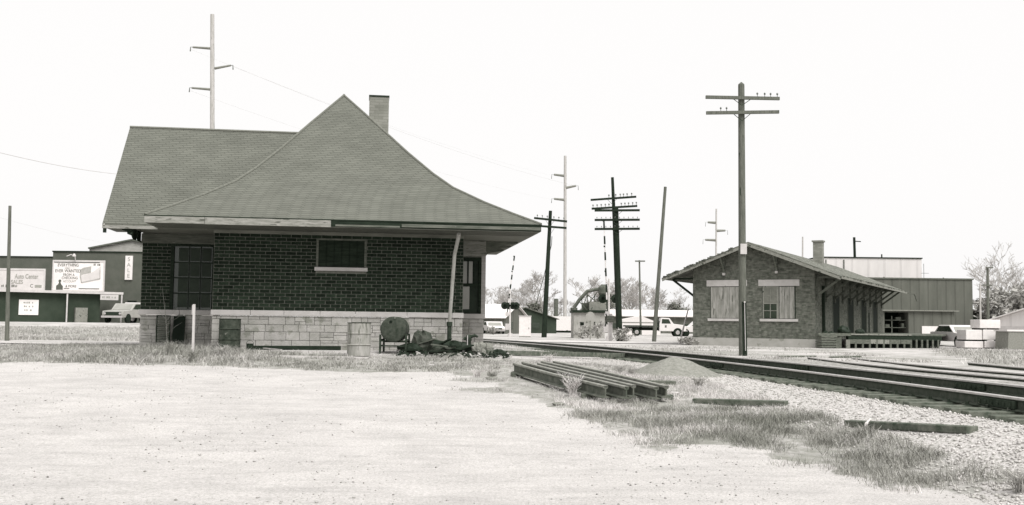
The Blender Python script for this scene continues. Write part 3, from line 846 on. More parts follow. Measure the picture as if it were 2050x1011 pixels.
# frieze boards under the soffit
mb = MB(); mb.box(-.02, 7.08, -.03, .03, 3.985, ZS - .03); dl('frieze', mb, M['soffit'])
mb = MB(); mb.box(-2.36, -.02, BW - .03, BW + .03, 3.80, ZS - .03); mb.box(-2.38, -.02, BW - .05, BW, 3.79, 3.85); dl('frieze', mb, M['fascia_dark'])
mb = MB(); mb.box(7.06, 7.93, BW - .03, BW + .03, 3.60, ZS - .03); mb.box(7.06, 7.95, BW - .05, BW, 3.70, 3.75); dl('frieze', mb, M['fascia'])

# ---- main roof
A0, A1, B0, B1, AR, BR, ZE, ZR = -1.61, 9.09, -1.5, 8.4, 3.40, 5.0, 4.31, 9.14
TT = [0, .06, .12, .18, .25, .32, .4, .45, .5, .56, .63, .72, .8, .9, 1]
HH = np.interp(TT, [0, .12, .25, .4, .5, .63, .8, 1], [0, .073, .157, .268, .371, .527, .747, 1])
fl, fr, bl, brr = [], [], [], []
for t, h in zip(TT, HH):
    z = ZE + (ZR - ZE) * h
    fl.append((lerp(A0, AR, t), lerp(B0, BR, t), z)); fr.append((lerp(A1, AR, t), lerp(B0, BR, t), z))
    bl.append((lerp(A0, AR, t), B1, z)); brr.append((lerp(A1, AR, t), B1, z))
v = []; f = []
def strip(P, Q):
    n = len(v)
    for p, q in zip(P, Q): v.extend((p, q))
    for i in range(len(P) - 1): f.append((n + 2 * i, n + 2 * i + 1, n + 2 * i + 3, n + 2 * i + 2))
strip(fl, fr); strip(fr, brr); strip(bl, fl)
n = len(v); v.extend(bl); v.extend(brr[::-1][1:]); f.append(tuple(range(n, len(v))))
mb = MB(); mb.add(v, f); main_roof = dl('roof', mb, M['shingle'])
mb = MB()
for side in (fl, fr):      # hip caps
    s = 1 if side is fr else -1
    mb.tube([Vector(p) + Vector((0, 0, .012)) for p in side], [.035] * len(side), 6)
mb.tube([(AR, BR, ZR + .01), (AR, B1, ZR + .01)], .05, 6)
M['hipcap'] = mat('hip_cap_shingles', .13, .20, 12, .95)
dl('hip_cap', mb, M['hipcap'], main_roof)
dl('drip_edge', MB().box(A0 - .02, A1 + .02, B0 - .02, B0 + .02, ZE - .035, ZE - .002), M['darkwood'], main_roof)
# fascia boards
t_ = .03
dl('fascia', MB().box(A0, A0 + 1.55, B0 - t_, B0, ZS - .01, ZE - .036), M['fascia'])
dl('fascia', MB().box(A0 + 1.56, 3.28, B0 - t_ - .006, B0, ZS - .02, ZE - .036), M['fascia'])
mb = MB(); mb.box(3.28, A1, B0 - .005, B0 + .02, ZS, ZE - .036); dl('fascia', mb, M['darkwood'])
mb = MB(); mb.box(5.2, A1 - .02, B0 - .03, B0 - .004, ZS + .03, ZE - .085); mb.box(3.4, 5.15, B0 - .02, B0 - .004, ZS + .01, ZS + .06); dl('fascia', mb, M['fascia_dark'])
mb = MB(); mb.box(A1 - .03, A1, B0, B1, ZS, ZE - .02); mb.box(A0, A0 + .03, B0, .43, ZS, ZE - .02); dl('fascia', mb, M['fascia_dark'])
# soffit as boards, a touch lower at the wall
v, f = [], []
mb = MB()
mb.box(A0 + .03, A1 - .03, B0 + .02, 0.0, ZS - .02, ZS + .01)
mb.box(7.06, A1 - .03, 0.0, 8.3, ZS - .02, ZS + .01)
mb.box(A0 + .03, 0, 0.0, BW, ZS - .022, ZS + .008)
dl('soffit', mb, M['soffit'])
mb = MB()
for k in range(4): mb.box(A0 + .1, A1 - .1, -1.3 + .33 * k, -1.27 + .33 * k, ZS - .028, ZS - .0205)
dl('soffit_joint', mb, M['black'])
# brackets under the far part of the right eave, stepping down to the wall
for bb in (2.0, 3.7, 5.4):
    mb = MB(); mb.prism([(7.89, ZS - .02), (8.95, ZS - .02), (8.95, ZS - .07), (8.45, ZS - .15), (8.1, ZS - .3), (7.89, ZS - .55)], lambda u, v_, d: (u, d, v_), bb, bb + .12)
    dl('eave_bracket', mb, M['oldwood'])
# ---- wing roof (plain gable running left)
WB0, WB1, WBR, WZE, WZR, WA0 = .43, 6.77, 3.6, 4.22, 7.54, -3.14
def slope(mb, a0, a1, th=.05, a0r=None):
    a0r = a0 if a0r is None else a0r
    for (be, z_e) in ((WB0, WZE), (WB1, WZE)):
        mb.add([(a0, be, z_e), (a1, be, z_e), (a1, WBR, WZR), (a0r, WBR, WZR), (a0, be, z_e - th), (a1, be, z_e - th), (a1, WBR, WZR - th), (a0r, WBR, WZR - th)],
               [(0,1,2,3),(7,6,5,4),(0,4,5,1),(1,5,6,2),(2,6,7,3),(3,7,4,0)])
mb = MB(); slope(mb, WA0, 3.0, .05, WA0 - .04); wr = dl('roof', mb, M['shingle'])
dl('ridge_cap', MB().tube([(WA0 - .04, WBR, WZR + .012), (2.3, WBR, WZR + .012)], .045, 6), M['hipcap'], wr)
mb = MB()
for be in (WB0, WB1): mb.beam((WA0 + .05, be, WZE - .10), (WA0 + .01, WBR, WZR - .12), .04, .13)
dl('verge_board', mb, M['fascia'], wr)
dl('fascia', MB().box(WA0, A0 - .02, WB0 - .02, WB0 + .01, WZE - .14, WZE - .051), M['fascia'])
mb = MB(); mb.box(WA0 + .02, WA0 + .1, WB0, WB0 + .08, WZE - .26, WZE - .10); mb.beam((-2.35, WB0 + .02, WZE - .30), (-2.30, WB0 + .2, WZE - .1), .05, .05)
for bb in (WB0 + .12, WB0 + .75): 
    mb.prism([(-2.33, ZS + .02), (-2.95 + .25, ZS + .02), (-2.62, ZS - .06), (-2.5, ZS - .07), (-2.48, ZS - .17), (-2.38, ZS - .19), (-2.33, ZS - .32)], lambda u, v_, d: (u, d, v_), bb, bb + .5)
dl('eave_bracket', mb, M['darkwood'])
mb = MB(); mb.box(WA0 + .06, A0, WB0 + .02, BW, ZS - .012, ZS + .012); dl('soffit', mb, M['soffit'])
# chimney
cx, cy = 4.60, 7.0
ch = MB(); ch.box(cx - .345, cx + .345, cy - .345, cy + .345, 6.2, 9.50)
M['chim'] = brickmat('chimney_brick', .27, .20, .21, .3, .1, .008, .003, stain=.15)
cho = dl('chimney', ch, M['chim'])
dl('chimney_cap', MB().box(cx - .36, cx + .36, cy - .36, cy + .36, 9.50, 9.56), M['dark'], cho)
# downspout
mb = MB(); pts = [dw(6.80, B0 + .25, 4.02), dw(6.80, B0 + .35, 3.93), dw(6.72, -.9, 3.45), dw(6.63, -.62, 1.55)]
ds = mb.tube(pts, [.055, .055, .052, .05], 12).build('downspout', M['downpipe'], depot)
MB().tube([dw(6.63, -.62, .45), dw(6.63, -.62, 1.44)], .062, 12).tube([dw(6.63, -.62, 1.44), dw(6.63, -.62, 1.56)], .085, 12).build('drain_pipe', M['iron'], ds)
# dark bar added as the wall-foot shadow gap, and what lies in front
timber('timber', 'dark bar standing in for the shadow gap along the foot of the stone wall behind the buckets', dw(1.05, -.35, 0), dw(3.6, -.32, 0), .14, .12, M['darkwood'], group='planks along the depot wall')
timber('plank', 'thin pale lath leaning down from the dark bar', dw(1.5, -.6, 0), dw(2.05, -1.5, 0), .05, .03, M['palewood'], group='planks along the depot wall', lift=.04, bev=0)
a, b = gat(566, 716), gat(738, 719)
timber('plank', 'long whitish plank lying flat left of the pale drum', a, b, .16, .05, M['offwhite'], group='planks along the depot wall', bev=0)
a, b = gat(742, 716), gat(812, 718)
timber('plank', 'short pale plank lying flat under the tank stand', a, b, .2, .04, M['palewood'], group='planks along the depot wall', bev=0)
a, b = gat(840, 716), gat(975, 716)
timber('plank', 'long thin pale plank in front of the scrap heap', a, b, .12, .03, M['palewood'], group='planks along the depot wall', bev=0)
timber('plank', 'small board lying in the grass in front of the dark drum', gat(468, 718), gat(500, 717), .25, .04, M['offwhite'], group='planks along the depot wall', bev=0)

# ---- drums, tank, posts, junk
def drum(c, m, label, r=.292, h=.88, tilt=0):
    t = thing('oil_drum', label, 'drum', c, 0, 'oil drums by the depot')
    prof = [(r - .02, 0), (r, .01), (r, .28), (r + .022, .295), (r, .31), (r, .57), (r + .022, .585), (r, .60), (r, h - .02), (r + .008, h - .012), (r + .008, h), (r - .018, h), (r - .02, h - .02), (.01, h - .02)]
    MB().lathe(c, prof, 28).build('drum_body', m, t, smooth=True)
    MB().lathe(Vector(c) + Vector((.14, -.08, h - .02)), [(.035, 0), (.035, .02)], 10).build('bung', M['iron'], t)
    MB().lathe(Vector(c) + Vector((0, 0, h - .012)), [(r + .004, 0), (r + .011, .004), (r + .011, .014), (r - .016, .016), (r - .02, .001)], 28).build('drum_rim', M['iron'], t)
    return t
p = gat(459, 701); drum(p, M['drum_dark'], 'dark rusty oil drum standing in grass against the stone base at the left', h=.86)
p = gat(718, 713); drum(p, M['drum_pale'], 'pale scuffed oil drum standing in front of the depot wall left of the tank', r=.30, h=.86)
p = gat(500, 703); t = thing('bucket', 'small black bucket at the foot of the wall right of the dark drum', 'bucket', p)
MB().lathe(p, [(.085, 0), (.10, .2), (.105, .205), (.095, .205), (.08, .03)], 16).build('bucket_body', M['dark'], t)
MB().tube([p + Vector((.10 * math.cos(k), .0, .2 + .09 * math.sin(k))) for k in np.linspace(0, math.pi, 8)], .005, 5).build('bucket_handle', M['iron'], t)
# horizontal tank on its stand
tp = gat(787, 710); Y = 28.0
tp = Vector((at(786, 700, Y).x, Y, gz(at(786, 700, Y).x, Y)))
t = thing('fuel_tank', 'rusty round fuel tank lying on an iron stand in front of the depot', 'fuel tank', tp, R(-1))
mb = MB(); rr = .335; L = .88
prof = [(.02, -.02), (.15, -.018), (.30, -.008), (rr - .01, .0), (rr + .006, .012), (rr, .03), (rr, L - .03), (rr + .006, L - .012), (.2, L + .01), (.02, L + .012)]
tb = MB(); tb.lathe((0, 0, .66), prof, 36, axis=(0, 1, 0)); tko = tb.build('tank_body', M['drum_dark'], t, local=True, smooth=True)
MB().lathe((-.06, -.015, .86), [(.04, -.01), (.04, .02)], 12, axis=(0, 1, 0)).build('tank_cap', M['black'], tko, local=True)
mb = MB()
for sx in (-.345, .345):
    for yy in (.06, L - .1): mb.box(sx - .025, sx + .025, yy - .02, yy + .03, 0, .42 + (.12 if sx > 0 else .1))
    mb.box(sx - .018, sx + .018, .09, L - .12, .20, .24)
    mb.box(sx - .018, sx + .018, .09, L - .12, .36, .40)
mb.box(-.32, .32, .07, .10, .20, .235); mb.box(-.32, .32, .07, .10, .33, .37); mb.box(-.32, .32, L - .11, L - .08, .30, .35); mb.build('tank_stand', M['iron'], t, local=True)
# white post
p = gat(386, 721); p2 = at(384.5, 609, p.y)
t = thing('post', 'thin white post standing in the tall grass in front of the tall window', 'post', p)
MB().beam(p - Vector((0, 0, .1)), (p.x - .01, p.y, p2.z), .052, .05, up=(0, 1, 0)).build('post_shaft', M['offwhite'], t)
MB().box(p.x - .055, p.x - .04, p.y - .02, p.y + .02, p2.z - .25, p2.z - .02).build('post_plate', M['offwhite'], t)
# louvred shutter and black panel leaning on the wing wall
q = dw(-1.62, BW - .2, 0); g0 = gz(q.x, q.y)
t = thing('louvred_shutter', 'dark slatted wooden shutter leaning on the stone base under the tall window', 'shutter', (q.x, q.y, g0), TH)
mb = MB(); mb.box(-.20, -.17, 0, .04, 0, .95); mb.box(.17, .20, 0, .04, 0, .95); mb.box(-.17, .17, 0, .04, .0, .05); mb.box(-.17, .17, 0, .04, .9, .95); mb.build('shutter_frame', M['darkwood'], t, local=True)
mb = MB()
for k in range(13): mb.add([(-.17, -.01, .07 + k * .064), (.17, -.01, .07 + k * .064), (.17, .035, .105 + k * .064), (-.17, .035, .105 + k * .064), (-.17, -.01, .08 + k * .064), (.17, -.01, .08 + k * .064), (.17, .035, .115 + k * .064), (-.17, .035, .115 + k * .064)], [(0,1,2,3),(7,6,5,4),(0,4,5,1),(2,6,7,3)])
mb.build('slat', M['oldwood'], t, local=True)
q = dw(-1.18, BW - .22, 0); g0 = gz(q.x, q.y)
t = thing('black_panel', 'black board leaning on the stone base beside the slatted shutter', 'board', (q.x, q.y, g0), TH)
mb = MB(); mb.add([(-.17, -.12, 0), (.18, -.12, 0), (.17, .12, .92), (-.16, .12, .92), (-.17, -.09, 0), (.18, -.09, 0), (.17, .15, .92), (-.16, .15, .92)], [(0,1,2,3),(7,6,5,4),(0,4,5,1),(1,5,6,2),(2,6,7,3),(3,7,4,0)])
mb.build('board_sheet', M['black'], t, local=True)
MB().box(-.17, .17, -.125, -.085, .02, .07).build('board_batten', M['darkwood'], t, local=True)
# thin bare sapling by the shutter
def sapling(c, h, label, n=7, m='bark', spread=.35, name='sapling', r0=.012):
    t = thing(name, label, 'plant', c)
    st = MB(); tip = Vector(c) + Vector((-.12 * h, 0, h)); st.tube([c, Vector(c).lerp(tip, .5) + Vector((.03, 0, 0)), tip], [r0, r0 * .7, r0 * .25], 5); st.build('trunk', M[m], t)
    tw = MB()
    for k in range(n):
        b = Vector(c).lerp(tip, random.uniform(.15, .9)); d = Vector((random.uniform(-1, 1), random.uniform(-1, 1), random.uniform(.5, 1.3))).normalized() * h * random.uniform(.15, spread)
        tw.tube([b, b + d * .6 + Vector((0, 0, .02)), b + d], [r0 * .4, r0 * .3, r0 * .15], 4)
    tw.build('twigs', M[m], t); return t
q = dw(-1.38, BW - .75, 0); sapling(Vector((q.x, q.y, gz(q.x, q.y))), 1.75, 'thin bare sapling growing in front of the slatted shutter', 6)

def lump(name, c, r, m, label, cat, group=None, sq=(1, .8, .7), seed=1, parent=None):
    rr = random.Random(seed); v = []; f = []; na, nb = 12, 7
    for j in range(nb + 1):
        ph = j / nb * math.pi
        for k in range(na):
            t = k / na * 6.283; q = r * (1 + .22 * math.sin(2 * t + seed) * math.sin(ph) + rr.uniform(-.10, .10))
            v.append((c[0] + q * sq[0] * math.sin(ph) * math.cos(t), c[1] + q * sq[1] * math.sin(ph) * math.sin(t), c[2] + q * sq[2] * (math.cos(ph) + .7)))
    for j in range(nb):
        for k in range(na): f.append((j * na + k, j * na + (k + 1) % na, (j + 1) * na + (k + 1) % na, (j + 1) * na + k))
    mb = MB(); mb.add(v, f); o = mb.build(name, m, parent); 
    if parent is None: tag(o, label, cat, group)
    return o
def on(px, Y): x = at(px, 700, Y).x; return Vector((x, Y, gz(x, Y)))
c = on(845, 28.4); lump('tarpaulin', c, .31, M['tarp'], 'dark crumpled tarpaulin heaped against the stone wall right of the tank', 'tarpaulin', sq=(.9, .7, 1.1), seed=3)
c = on(872, 28.4); lump('tarpaulin', c, .23, M['tarp'], 'low dark tarpaulin spread beside the drain pipe', 'tarpaulin', sq=(1.8, .8, .55), seed=9)
c = on(829, 28.15); lump('sack', c, .2, M['dark'], 'black sack slumped behind the right leg of the tank stand', 'sack', sq=(1.4, .8, .8), seed=5)
gsc = 'scrap boards heaped at the depot wall'
lump('earth_heap', on(868, 28.75), .42, M['dark'], 'long low black rubble heap along the stone wall, right of the tank', 'rubble heap', sq=(2.6, .7, .42), seed=31)
labs = ['grey scrap board on top of the heap, tilted up towards the tarpaulin', 'dark scrap board at the front left of the heap', 'pale scrap board lying lowest at the front edge of the heap',
        'short scrap board under the drain pipe', 'long scrap board at the back of the heap, against the stones', 'scrap board pointing at the depot corner', 'black broken board at the left end of the heap',
        'grey scrap board crossing the middle of the heap', 'dark scrap board sticking up beside the drain pipe']
spec = [(838, 28.3, 872, 28.1, .26, .42), (836, 27.8, 890, 27.9, .08, .13), (868, 27.6, 925, 27.7, .05, .07), (885, 28.2, 918, 27.9, .22, .26), (815, 28.8, 925, 29.3, .2, .26), (895, 27.9, 945, 28.5, .09, .24), (806, 27.9, 850, 27.8, .12, .17), (862, 28.0, 912, 28.1, .28, .20), (880, 28.4, 902, 28.3, .25, .42)]
for lab, (x0, y0, x1, y1, h0, h1) in zip(labs, spec):
    a, b = on(x0, y0), on(x1, y1); a.z += h0; b.z += h1
    o = MB().beam(a, b, .17, .035).build('scrap_board', M['oldwood'] if 'grey' in lab or 'pale' in lab else M['darkwood']); tag(o, lab, 'board', gsc)
for k, (px, yy, r, lab) in enumerate(((862, 28.6, .27, 'black rubbish bag in the middle of the scrap heap'), (880, 28.6, .20, 'small round black rubbish bag just left of the drain pipe'), (905, 28.7, .24, 'black rubbish bag against the stones right of the drain pipe'), (925, 28.7, .22, 'black rubbish bag at the right end of the scrap heap'))):
    lump('rubbish_bag', on(px, yy), r, M['dark'], lab, 'rubbish bag', 'rubbish bags in the scrap heap', sq=(1.6, .9, .8), seed=20 + k)
# valve stand (old hand pump) near the corner
c = on(938, 28.6)
t = thing('hydrant', 'old iron yard hydrant with a spout to the right at the depot corner', 'hydrant', c)
MB().lathe(c, [(.14, 0), (.12, .08), (.075, .12), (.065, .34), (.08, .36), (.08, .46), (.05, .52)], 14).build('hydrant_body', M['iron'], t, smooth=True)
MB().tube([c + Vector((-.14, 0, .40)), c + Vector((0, 0, .44)), c + Vector((.17, 0, .50)), c + Vector((.25, 0, .46))], [.04, .05, .04, .03], 8).build('spout', M['iron'], t)
MB().tube([c + Vector((-.03, -.07, .1)), c + Vector((-.03, -.08, .5))], .014, 6).build('pump_rod', M['offwhite'], t)
for k, (px, yy, r, m, lab) in enumerate(((957, 28.6, .20, 'rock', 'rounded grey boulder right of the hydrant'), (975, 28.7, .19, 'rock', 'tall pale boulder, second right of the hydrant'), (966, 28.2, .12, 'rock', 'small stone in front of the two boulders'), (948, 28.9, .14, 'rock', 'stone close behind the hydrant'))):
    lump('boulder', on(px, yy), r, M[m], lab, 'boulder', 'boulders at the depot corner', sq=(1, .9, .9), seed=40 + k)
lump('sack', on(997, 28.4), .13, M['dark'], 'black sack lying on the gravel right of the boulders', 'sack', sq=(1.7, .9, .75), seed=60)
lump('field_stone', gat(1667, 768), .10, M['signboard'], 'white stone lying on the ballast beside the main track', 'stone', sq=(1.6, .8, .5), seed=61)
for k, (px, py, r, lab) in enumerate(((1118, 812, .06, 'grey stone on the gravel below the rail pile'), (985, 760, .07, 'dark stone near the grass tuft left of the rail pile'), (1350, 790, .06, 'pale flat stone at the right of the rail pile'), (864, 733, .05, 'white stone on the gravel in front of the scrap heap'))):
    lump('field_stone', gat(px, py), r, M['offwhite' if 'white' in lab or 'pale' in lab else 'rock'], lab, 'stone', sq=(1.5, .9, .5), seed=70 + k)
a = gat(1730, 862); o = MB().tube([a, a + Vector((.03, 0, .08)), a + Vector((.09, .02, .15))], [.012, .022, .006], 6).build('paper_scrap', M['white']); tag(o, 'small white scrap of paper standing in the grass before the long timber', 'paper scrap')

# dry weeds
def weed(c, h, n, label, m='straw', name='dry_weed', spread=.5):
    mb = MB()
    for k in range(n):
        a = random.random() * 6.28; L = h * random.uniform(.4, 1); d = Vector((math.cos(a) * spread, math.sin(a) * spread, 1)).normalized()
        b = Vector(c) + Vector((random.uniform(-.06, .06), random.uniform(-.06, .06), -.01))
        p1 = b + Vector((d.x * .4, d.y * .4, d.z)) * L * .6; p2 = b + d * L * random.uniform(.8, 1)
        mb.tube([b, p1, p2], [.005, .004, .002], 3, caps=False)
        for j in range(4):
            q = p1.lerp(p2, random.random()); mb.tube([q, q + Vector((random.uniform(-1, 1), random.uniform(-1, 1), random.uniform(.2, 1))) * .09 * h * 2], [.003, .0015], 3, caps=False)
    o = mb.build(name, M[m], recalc=False); tag(o, label, 'weed', 'dry weeds in the yard'); return o
weed(gat(1147, 795), .48, 60, 'tall bleached weed growing over the middle of the rail pile')
weed(gat(1138, 782), .40, 40, 'bleached weed leaning on the left side of the rail pile')
weed(gat(1098, 735), .40, 40, 'bleached weed behind the far end of the rail pile')
weed(gat(985, 757), .22, 50, 'low dark tuft left of the rail pile', 'grass_dark', spread=.9)
weed(gat(955, 755), .25, 40, 'pale tuft beside the low dark tuft', 'straw', spread=.9)
for (px, py, h, lab) in ((1240, 748, .3, 'grey weed tuft left of the gravel mound'), (1265, 752, .28, 'weed tuft touching the left foot of the gravel mound'), (1400, 775, .3, 'weed tuft at the right foot of the gravel mound'), (1210, 752, .25, 'small weed tuft behind the near rails of the pile')):
    weed(gat(px, py), h, 45, lab, 'grass', spread=.8)
weed(gat(386, 726), .42, 60, 'dark weed clump around the foot of the white post', 'grass_dark', spread=.6)
weed(gat(340, 712), .45, 60, 'weed clump in front of the slatted shutter', 'grass_dark', spread=.5)
weed(gat(446, 715), .38, 50, 'weed clump left of the foot of the dark drum', 'grass', spread=.5)
weed(gat(2045, 985), .3, 50, 'weed tuft at the lower right edge of the gravel lot', 'grass', spread=.8)
# ================================================================== FREIGHT HOUSE
FZ = .45; FR = R(-28)
fh = thing('freight_house', 'brick freight house with a low gable roof, boarded windows and a brick chimney', 'freight house', (16.9, 58.5, FZ), FR)
def fl_(name, mb, m, parent=None, **k): return mb.build(name, m, parent or fh, local=True, **k)
FW, FL = 7.04, 24.0; CX = -3.52
def rz_(x): return (6.22 - FZ) - .385 * abs(x - CX)      # underside of the roof, local z
mb = MB(); mb.prism([(-FW, .42), (0, .42), (0, rz_(0)), (CX, rz_(CX)), (-FW, rz_(-FW))], lambda u, v, d: (u, d, v), 0, FL); fl_('wall', mb, M['freight_brick'])
fl_('foundation', MB().box(-FW - .1, .1, -.1, FL + .1, -.4, .44), M['concrete'])
# roof with overhangs
mb = MB(); 
for s in (-1, 1):
    xe = CX + s * 5.15
    mb.add([(CX, -.85, rz_(CX) + .02), (xe, -.85, rz_(xe) + .02), (xe, FL + 1.2, rz_(xe) + .02), (CX, FL + 1.2, rz_(CX) + .02),
            (CX, -.85, rz_(CX) + .14), (xe, -.85, rz_(xe) + .12), (xe, FL + 1.2, rz_(xe) + .12), (CX, FL + 1.2, rz_(CX) + .14)],
           [(0,1,2,3),(7,6,5,4),(0,4,5,1),(1,5,6,2),(2,6,7,3),(3,7,4,0)])
froof = fl_('roof', mb, M['old_shingle'])
mb = MB()
for s in (-1, 1):
    xe = CX + s * 5.10
    mb.beam((CX, -.87, rz_(CX) - .02), (xe, -.87, rz_(xe) - .02), .05, .18, up=(0, 1, 0)) if False else mb.add(
        [(CX, -.92, rz_(CX) - .12), (xe, -.92, rz_(xe) - .10), (xe, -.86, rz_(xe) - .10), (CX, -.86, rz_(CX) - .12), (CX, -.92, rz_(CX) + .05), (xe, -.92, rz_(xe) + .05), (xe, -.86, rz_(xe) + .05), (CX, -.86, rz_(CX) + .05)],
        [(0,1,2,3),(7,6,5,4),(0,4,5,1),(1,5,6,2),(2,6,7,3),(3,7,4,0)])
M['verge'] = mat('verge_paint', .17, .28, 5, .9, spots=(5, .08, .6))
fl_('verge_board', mb, M['verge'], froof)
mb = MB(); xe = CX + 5.13
mb.box(xe, xe + .03, -.85, FL + 1.1, rz_(xe) - .03, rz_(xe) + .10); fl_('eave_board', mb, M['verge'], froof)
# tattered shingle edge and a broken gutter end
mb = MB()
for k in range(60):
    y = random.uniform(-.8, FL + 1); mb.box(xe - .3, xe + random.uniform(.02, .09), y, y + random.uniform(.1, .5), rz_(xe) + .10, rz_(xe) + .15)
for k in range(34):
    t0 = random.random(); x = lerp(CX - 5.1, CX - 1, t0); mb.box(x, x + random.uniform(.1, .3), -.95, -.6, rz_(x) + .10, rz_(x) + .17 + random.uniform(0, .05))
fl_('loose_shingles', mb, M['oldwood'], froof)
mb = MB(); mb.beam((xe - .1, FL + 1.1, rz_(xe) + .05), (xe + .6, FL + 1.3, rz_(xe) - .10), .12, .05); mb.beam((xe + .55, FL + 1.2, rz_(xe) - .05), (xe + .7, FL + 1.3, rz_(xe) - .6), .12, .05)
fl_('broken_gutter', mb, M['oldwood'], froof)
def fbracket(mb, y, side=1):
    xw = 0 if side > 0 else -FW; d = 1.35 * side; ze = rz_(xw + d)
    mb.beam((xw + .02 * side, y, ze - 1.05), (xw + d, y, ze - .05), .10, .12)
    mb.box(min(xw, xw + .10 * side), max(xw, xw + .10 * side), y - .05, y + .05, ze - 1.3, ze + .1)
    mb.beam((xw, y, ze + .02), (xw + d, y, ze + .0), .10, .10)
for i in range(10):
    mb = MB(); fbracket(mb, .35 + i * 2.55); fl_('eave_bracket', mb, M['oldwood'])
mb = MB(); fbracket(mb, .35, -1); fl_('eave_bracket', mb, M['darkwood'])
for x in (-5.15, -2.10, CX + .02):
    z1 = rz_(x); L = .95 if x != CX + .02 else .3
    b_ = MB().box(x - .06, x + .06, -.14, -.003, z1 - L, z1 - .05)
    b_.beam((x, -.1, z1 - L * .8), (x, -.82, z1 - .1 - .0), .09, .09)
    o = fl_('gable_bracket', b_, M['oldwood'])
    if L > .5: fl_('bracket_foot', MB().box(x - .075, x + .075, -.16, -.003, z1 - L - .14, z1 - L - .002), M['stone_trim'], o)
# front windows
def fwin(x0, x1, glass):
    fl_('lintel', MB().box(x0 - .22, x1 + .22, -.03, .1, 3.42, 3.78), M['stone_trim'])
    w = fl_('window', MB().box(x0, x1, -.012, .08, 1.56, 3.42), M['darkwood'])
    fl_('window_sill', MB().box(x0 - .14, x1 + .14, -.08, .1, 1.41, 1.555), M['stone_trim'], w)
    mb = MB()
    if glass:
        xm = lerp(x0, x1, .48); 
        for k in range(3): mb.box(lerp(xm + .08, x1 - .05, k / 3), lerp(xm + .08, x1 - .05, (k + 1) / 3) - .012, -.045, -.013, 1.58, 3.38)
        fl_('window_pane', MB().box(x0 + .1, xm - .08, -.022, -.013, 2.45, 3.34), M['pane_dim2'], w)
        fl_('window_pane', MB().box(x0 + .1, xm - .08, -.022, -.013, 1.62, 2.40), M['glass'], w)
        fr_ = MB(); fr_.box(x0 + .03, x0 + .1, -.05, -.013, 1.57, 3.40); fr_.box(xm - .08, xm + .04, -.05, -.013, 1.57, 3.40); fr_.box(x0 + .1, xm - .08, -.05, -.013, 3.34, 3.40)
        fr_.box(x0 + .1, xm - .08, -.05, -.013, 2.40, 2.46); xc = (x0 + xm + .02) / 2
        fr_.box(xc - .02, xc + .02, -.042, -.0225, 1.6, 3.34); fr_.box(x0 + .1, xm - .08, -.040, -.0225, 2.0, 2.035); fr_.box(x0 + .1, xm - .08, -.040, -.0225, 2.86, 2.89)
        fl_('window_frame', fr_, M['verge'], w)
    else:
        n_ = 5
        for k in range(n_): mb.box(lerp(x0 + .04, x1 - .04, k / n_), lerp(x0 + .04, x1 - .04, (k + 1) / n_) - .012, -.045, -.013, 1.58, 3.38)
    fl_('window_boarding', mb, M['wboard'], w)
M['pane_dim2'] = mat('painted_pane', .13, .2, 3, .6)
M['wboard'] = mat('window_boards', .15, .36, 2.2, .9, .003, stretch=(3, 1, .5), spots=(2.5, .12, .62))
fwin(-5.98, -4.03, False); fwin(-2.93, -1.05, True)
# side doors
for y0 in (5.0, 9.8, 14.7, 19.5):
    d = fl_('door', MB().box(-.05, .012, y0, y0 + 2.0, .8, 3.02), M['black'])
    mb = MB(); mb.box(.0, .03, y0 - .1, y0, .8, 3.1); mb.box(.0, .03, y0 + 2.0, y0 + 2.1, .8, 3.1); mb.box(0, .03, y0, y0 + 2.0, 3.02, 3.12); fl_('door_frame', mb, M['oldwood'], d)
fl_('downspout', MB().box(.01, .16, 1.9, 2.1, .4, 3.5), M['darkwood'])
fl_('door', MB().box(-.05, .014, 17.6, 18.1, .8, 2.2), M['black'])
cb = MB().box(-2.55, -1.95, 11.7, 12.3, 4.2, 6.82); 
ch_ = fl_('chimney', cb, M['chim']); fl_('chimney_cap', MB().box(-2.62, -1.88, 11.63, 12.37, 6.82, 6.92), M['chim'], ch_)

# ------------------------------------------------------------------ loading dock along the right side
dkz = 1.22
def P2(px, Y, z): x = (px - 1025) / F_PX * Y; return Vector((x, Y, z))
c0, c1 = P2(1637, 57.3, dkz), P2(1884, 61.0, dkz)
dock = thing('loading_dock', 'low timber loading dock on short posts beside the freight house', 'loading dock', (c0.x, c0.y, .45))
s_dir = Vector((math.sin(-FR), math.cos(-FR), 0))
poly = [(c0.x, c0.y), (c1.x, c1.y), (c1.x + 5.6, c1.y + 12), (28.0, 79.0)]
mb = MB(); mb.prism(poly, lambda u, v, d: (u, v, d), dkz - .10, dkz); mb.build('deck', M['oldwood'], dock)
fd = (c1 - c0).normalized()
def fp(t, z, back=0.0): p = c0.lerp(c1, t); return Vector((p.x, p.y + back, z))
mb = MB(); mb.beam(fp(.23, dkz - .17, .02), fp(1, dkz - .22, .02), .12, .26); mb.build('edge_beam', M['darkwood'], dock)
mb = MB(); mb.beam(fp(.23, dkz - .025, -.03), fp(.74, dkz - .04, -.03), .1, .07); mb.build('edge_board', M['verge'], dock)
for t0, t1, m in ((.245, .40, 'oldwood'), (.405, .56, 'verge'), (.565, .65, 'oldwood'), (.655, .735, 'oldwood')):
    MB().beam(fp(t0, dkz - .42, -.04), fp(t1, dkz - .43, -.04), .06, .24).build('facing_board', M[m], dock)
tt = .235; k = 0
while tt < 1.0:
    a = fp(tt, .3, -.02); MB().beam(a, (a.x, a.y, dkz - .3), .10, .14, up=(0, 1, 0)).build('post', M['oldwood'], dock)
    tt += .056 + (.0 if tt < .7 else -.01)
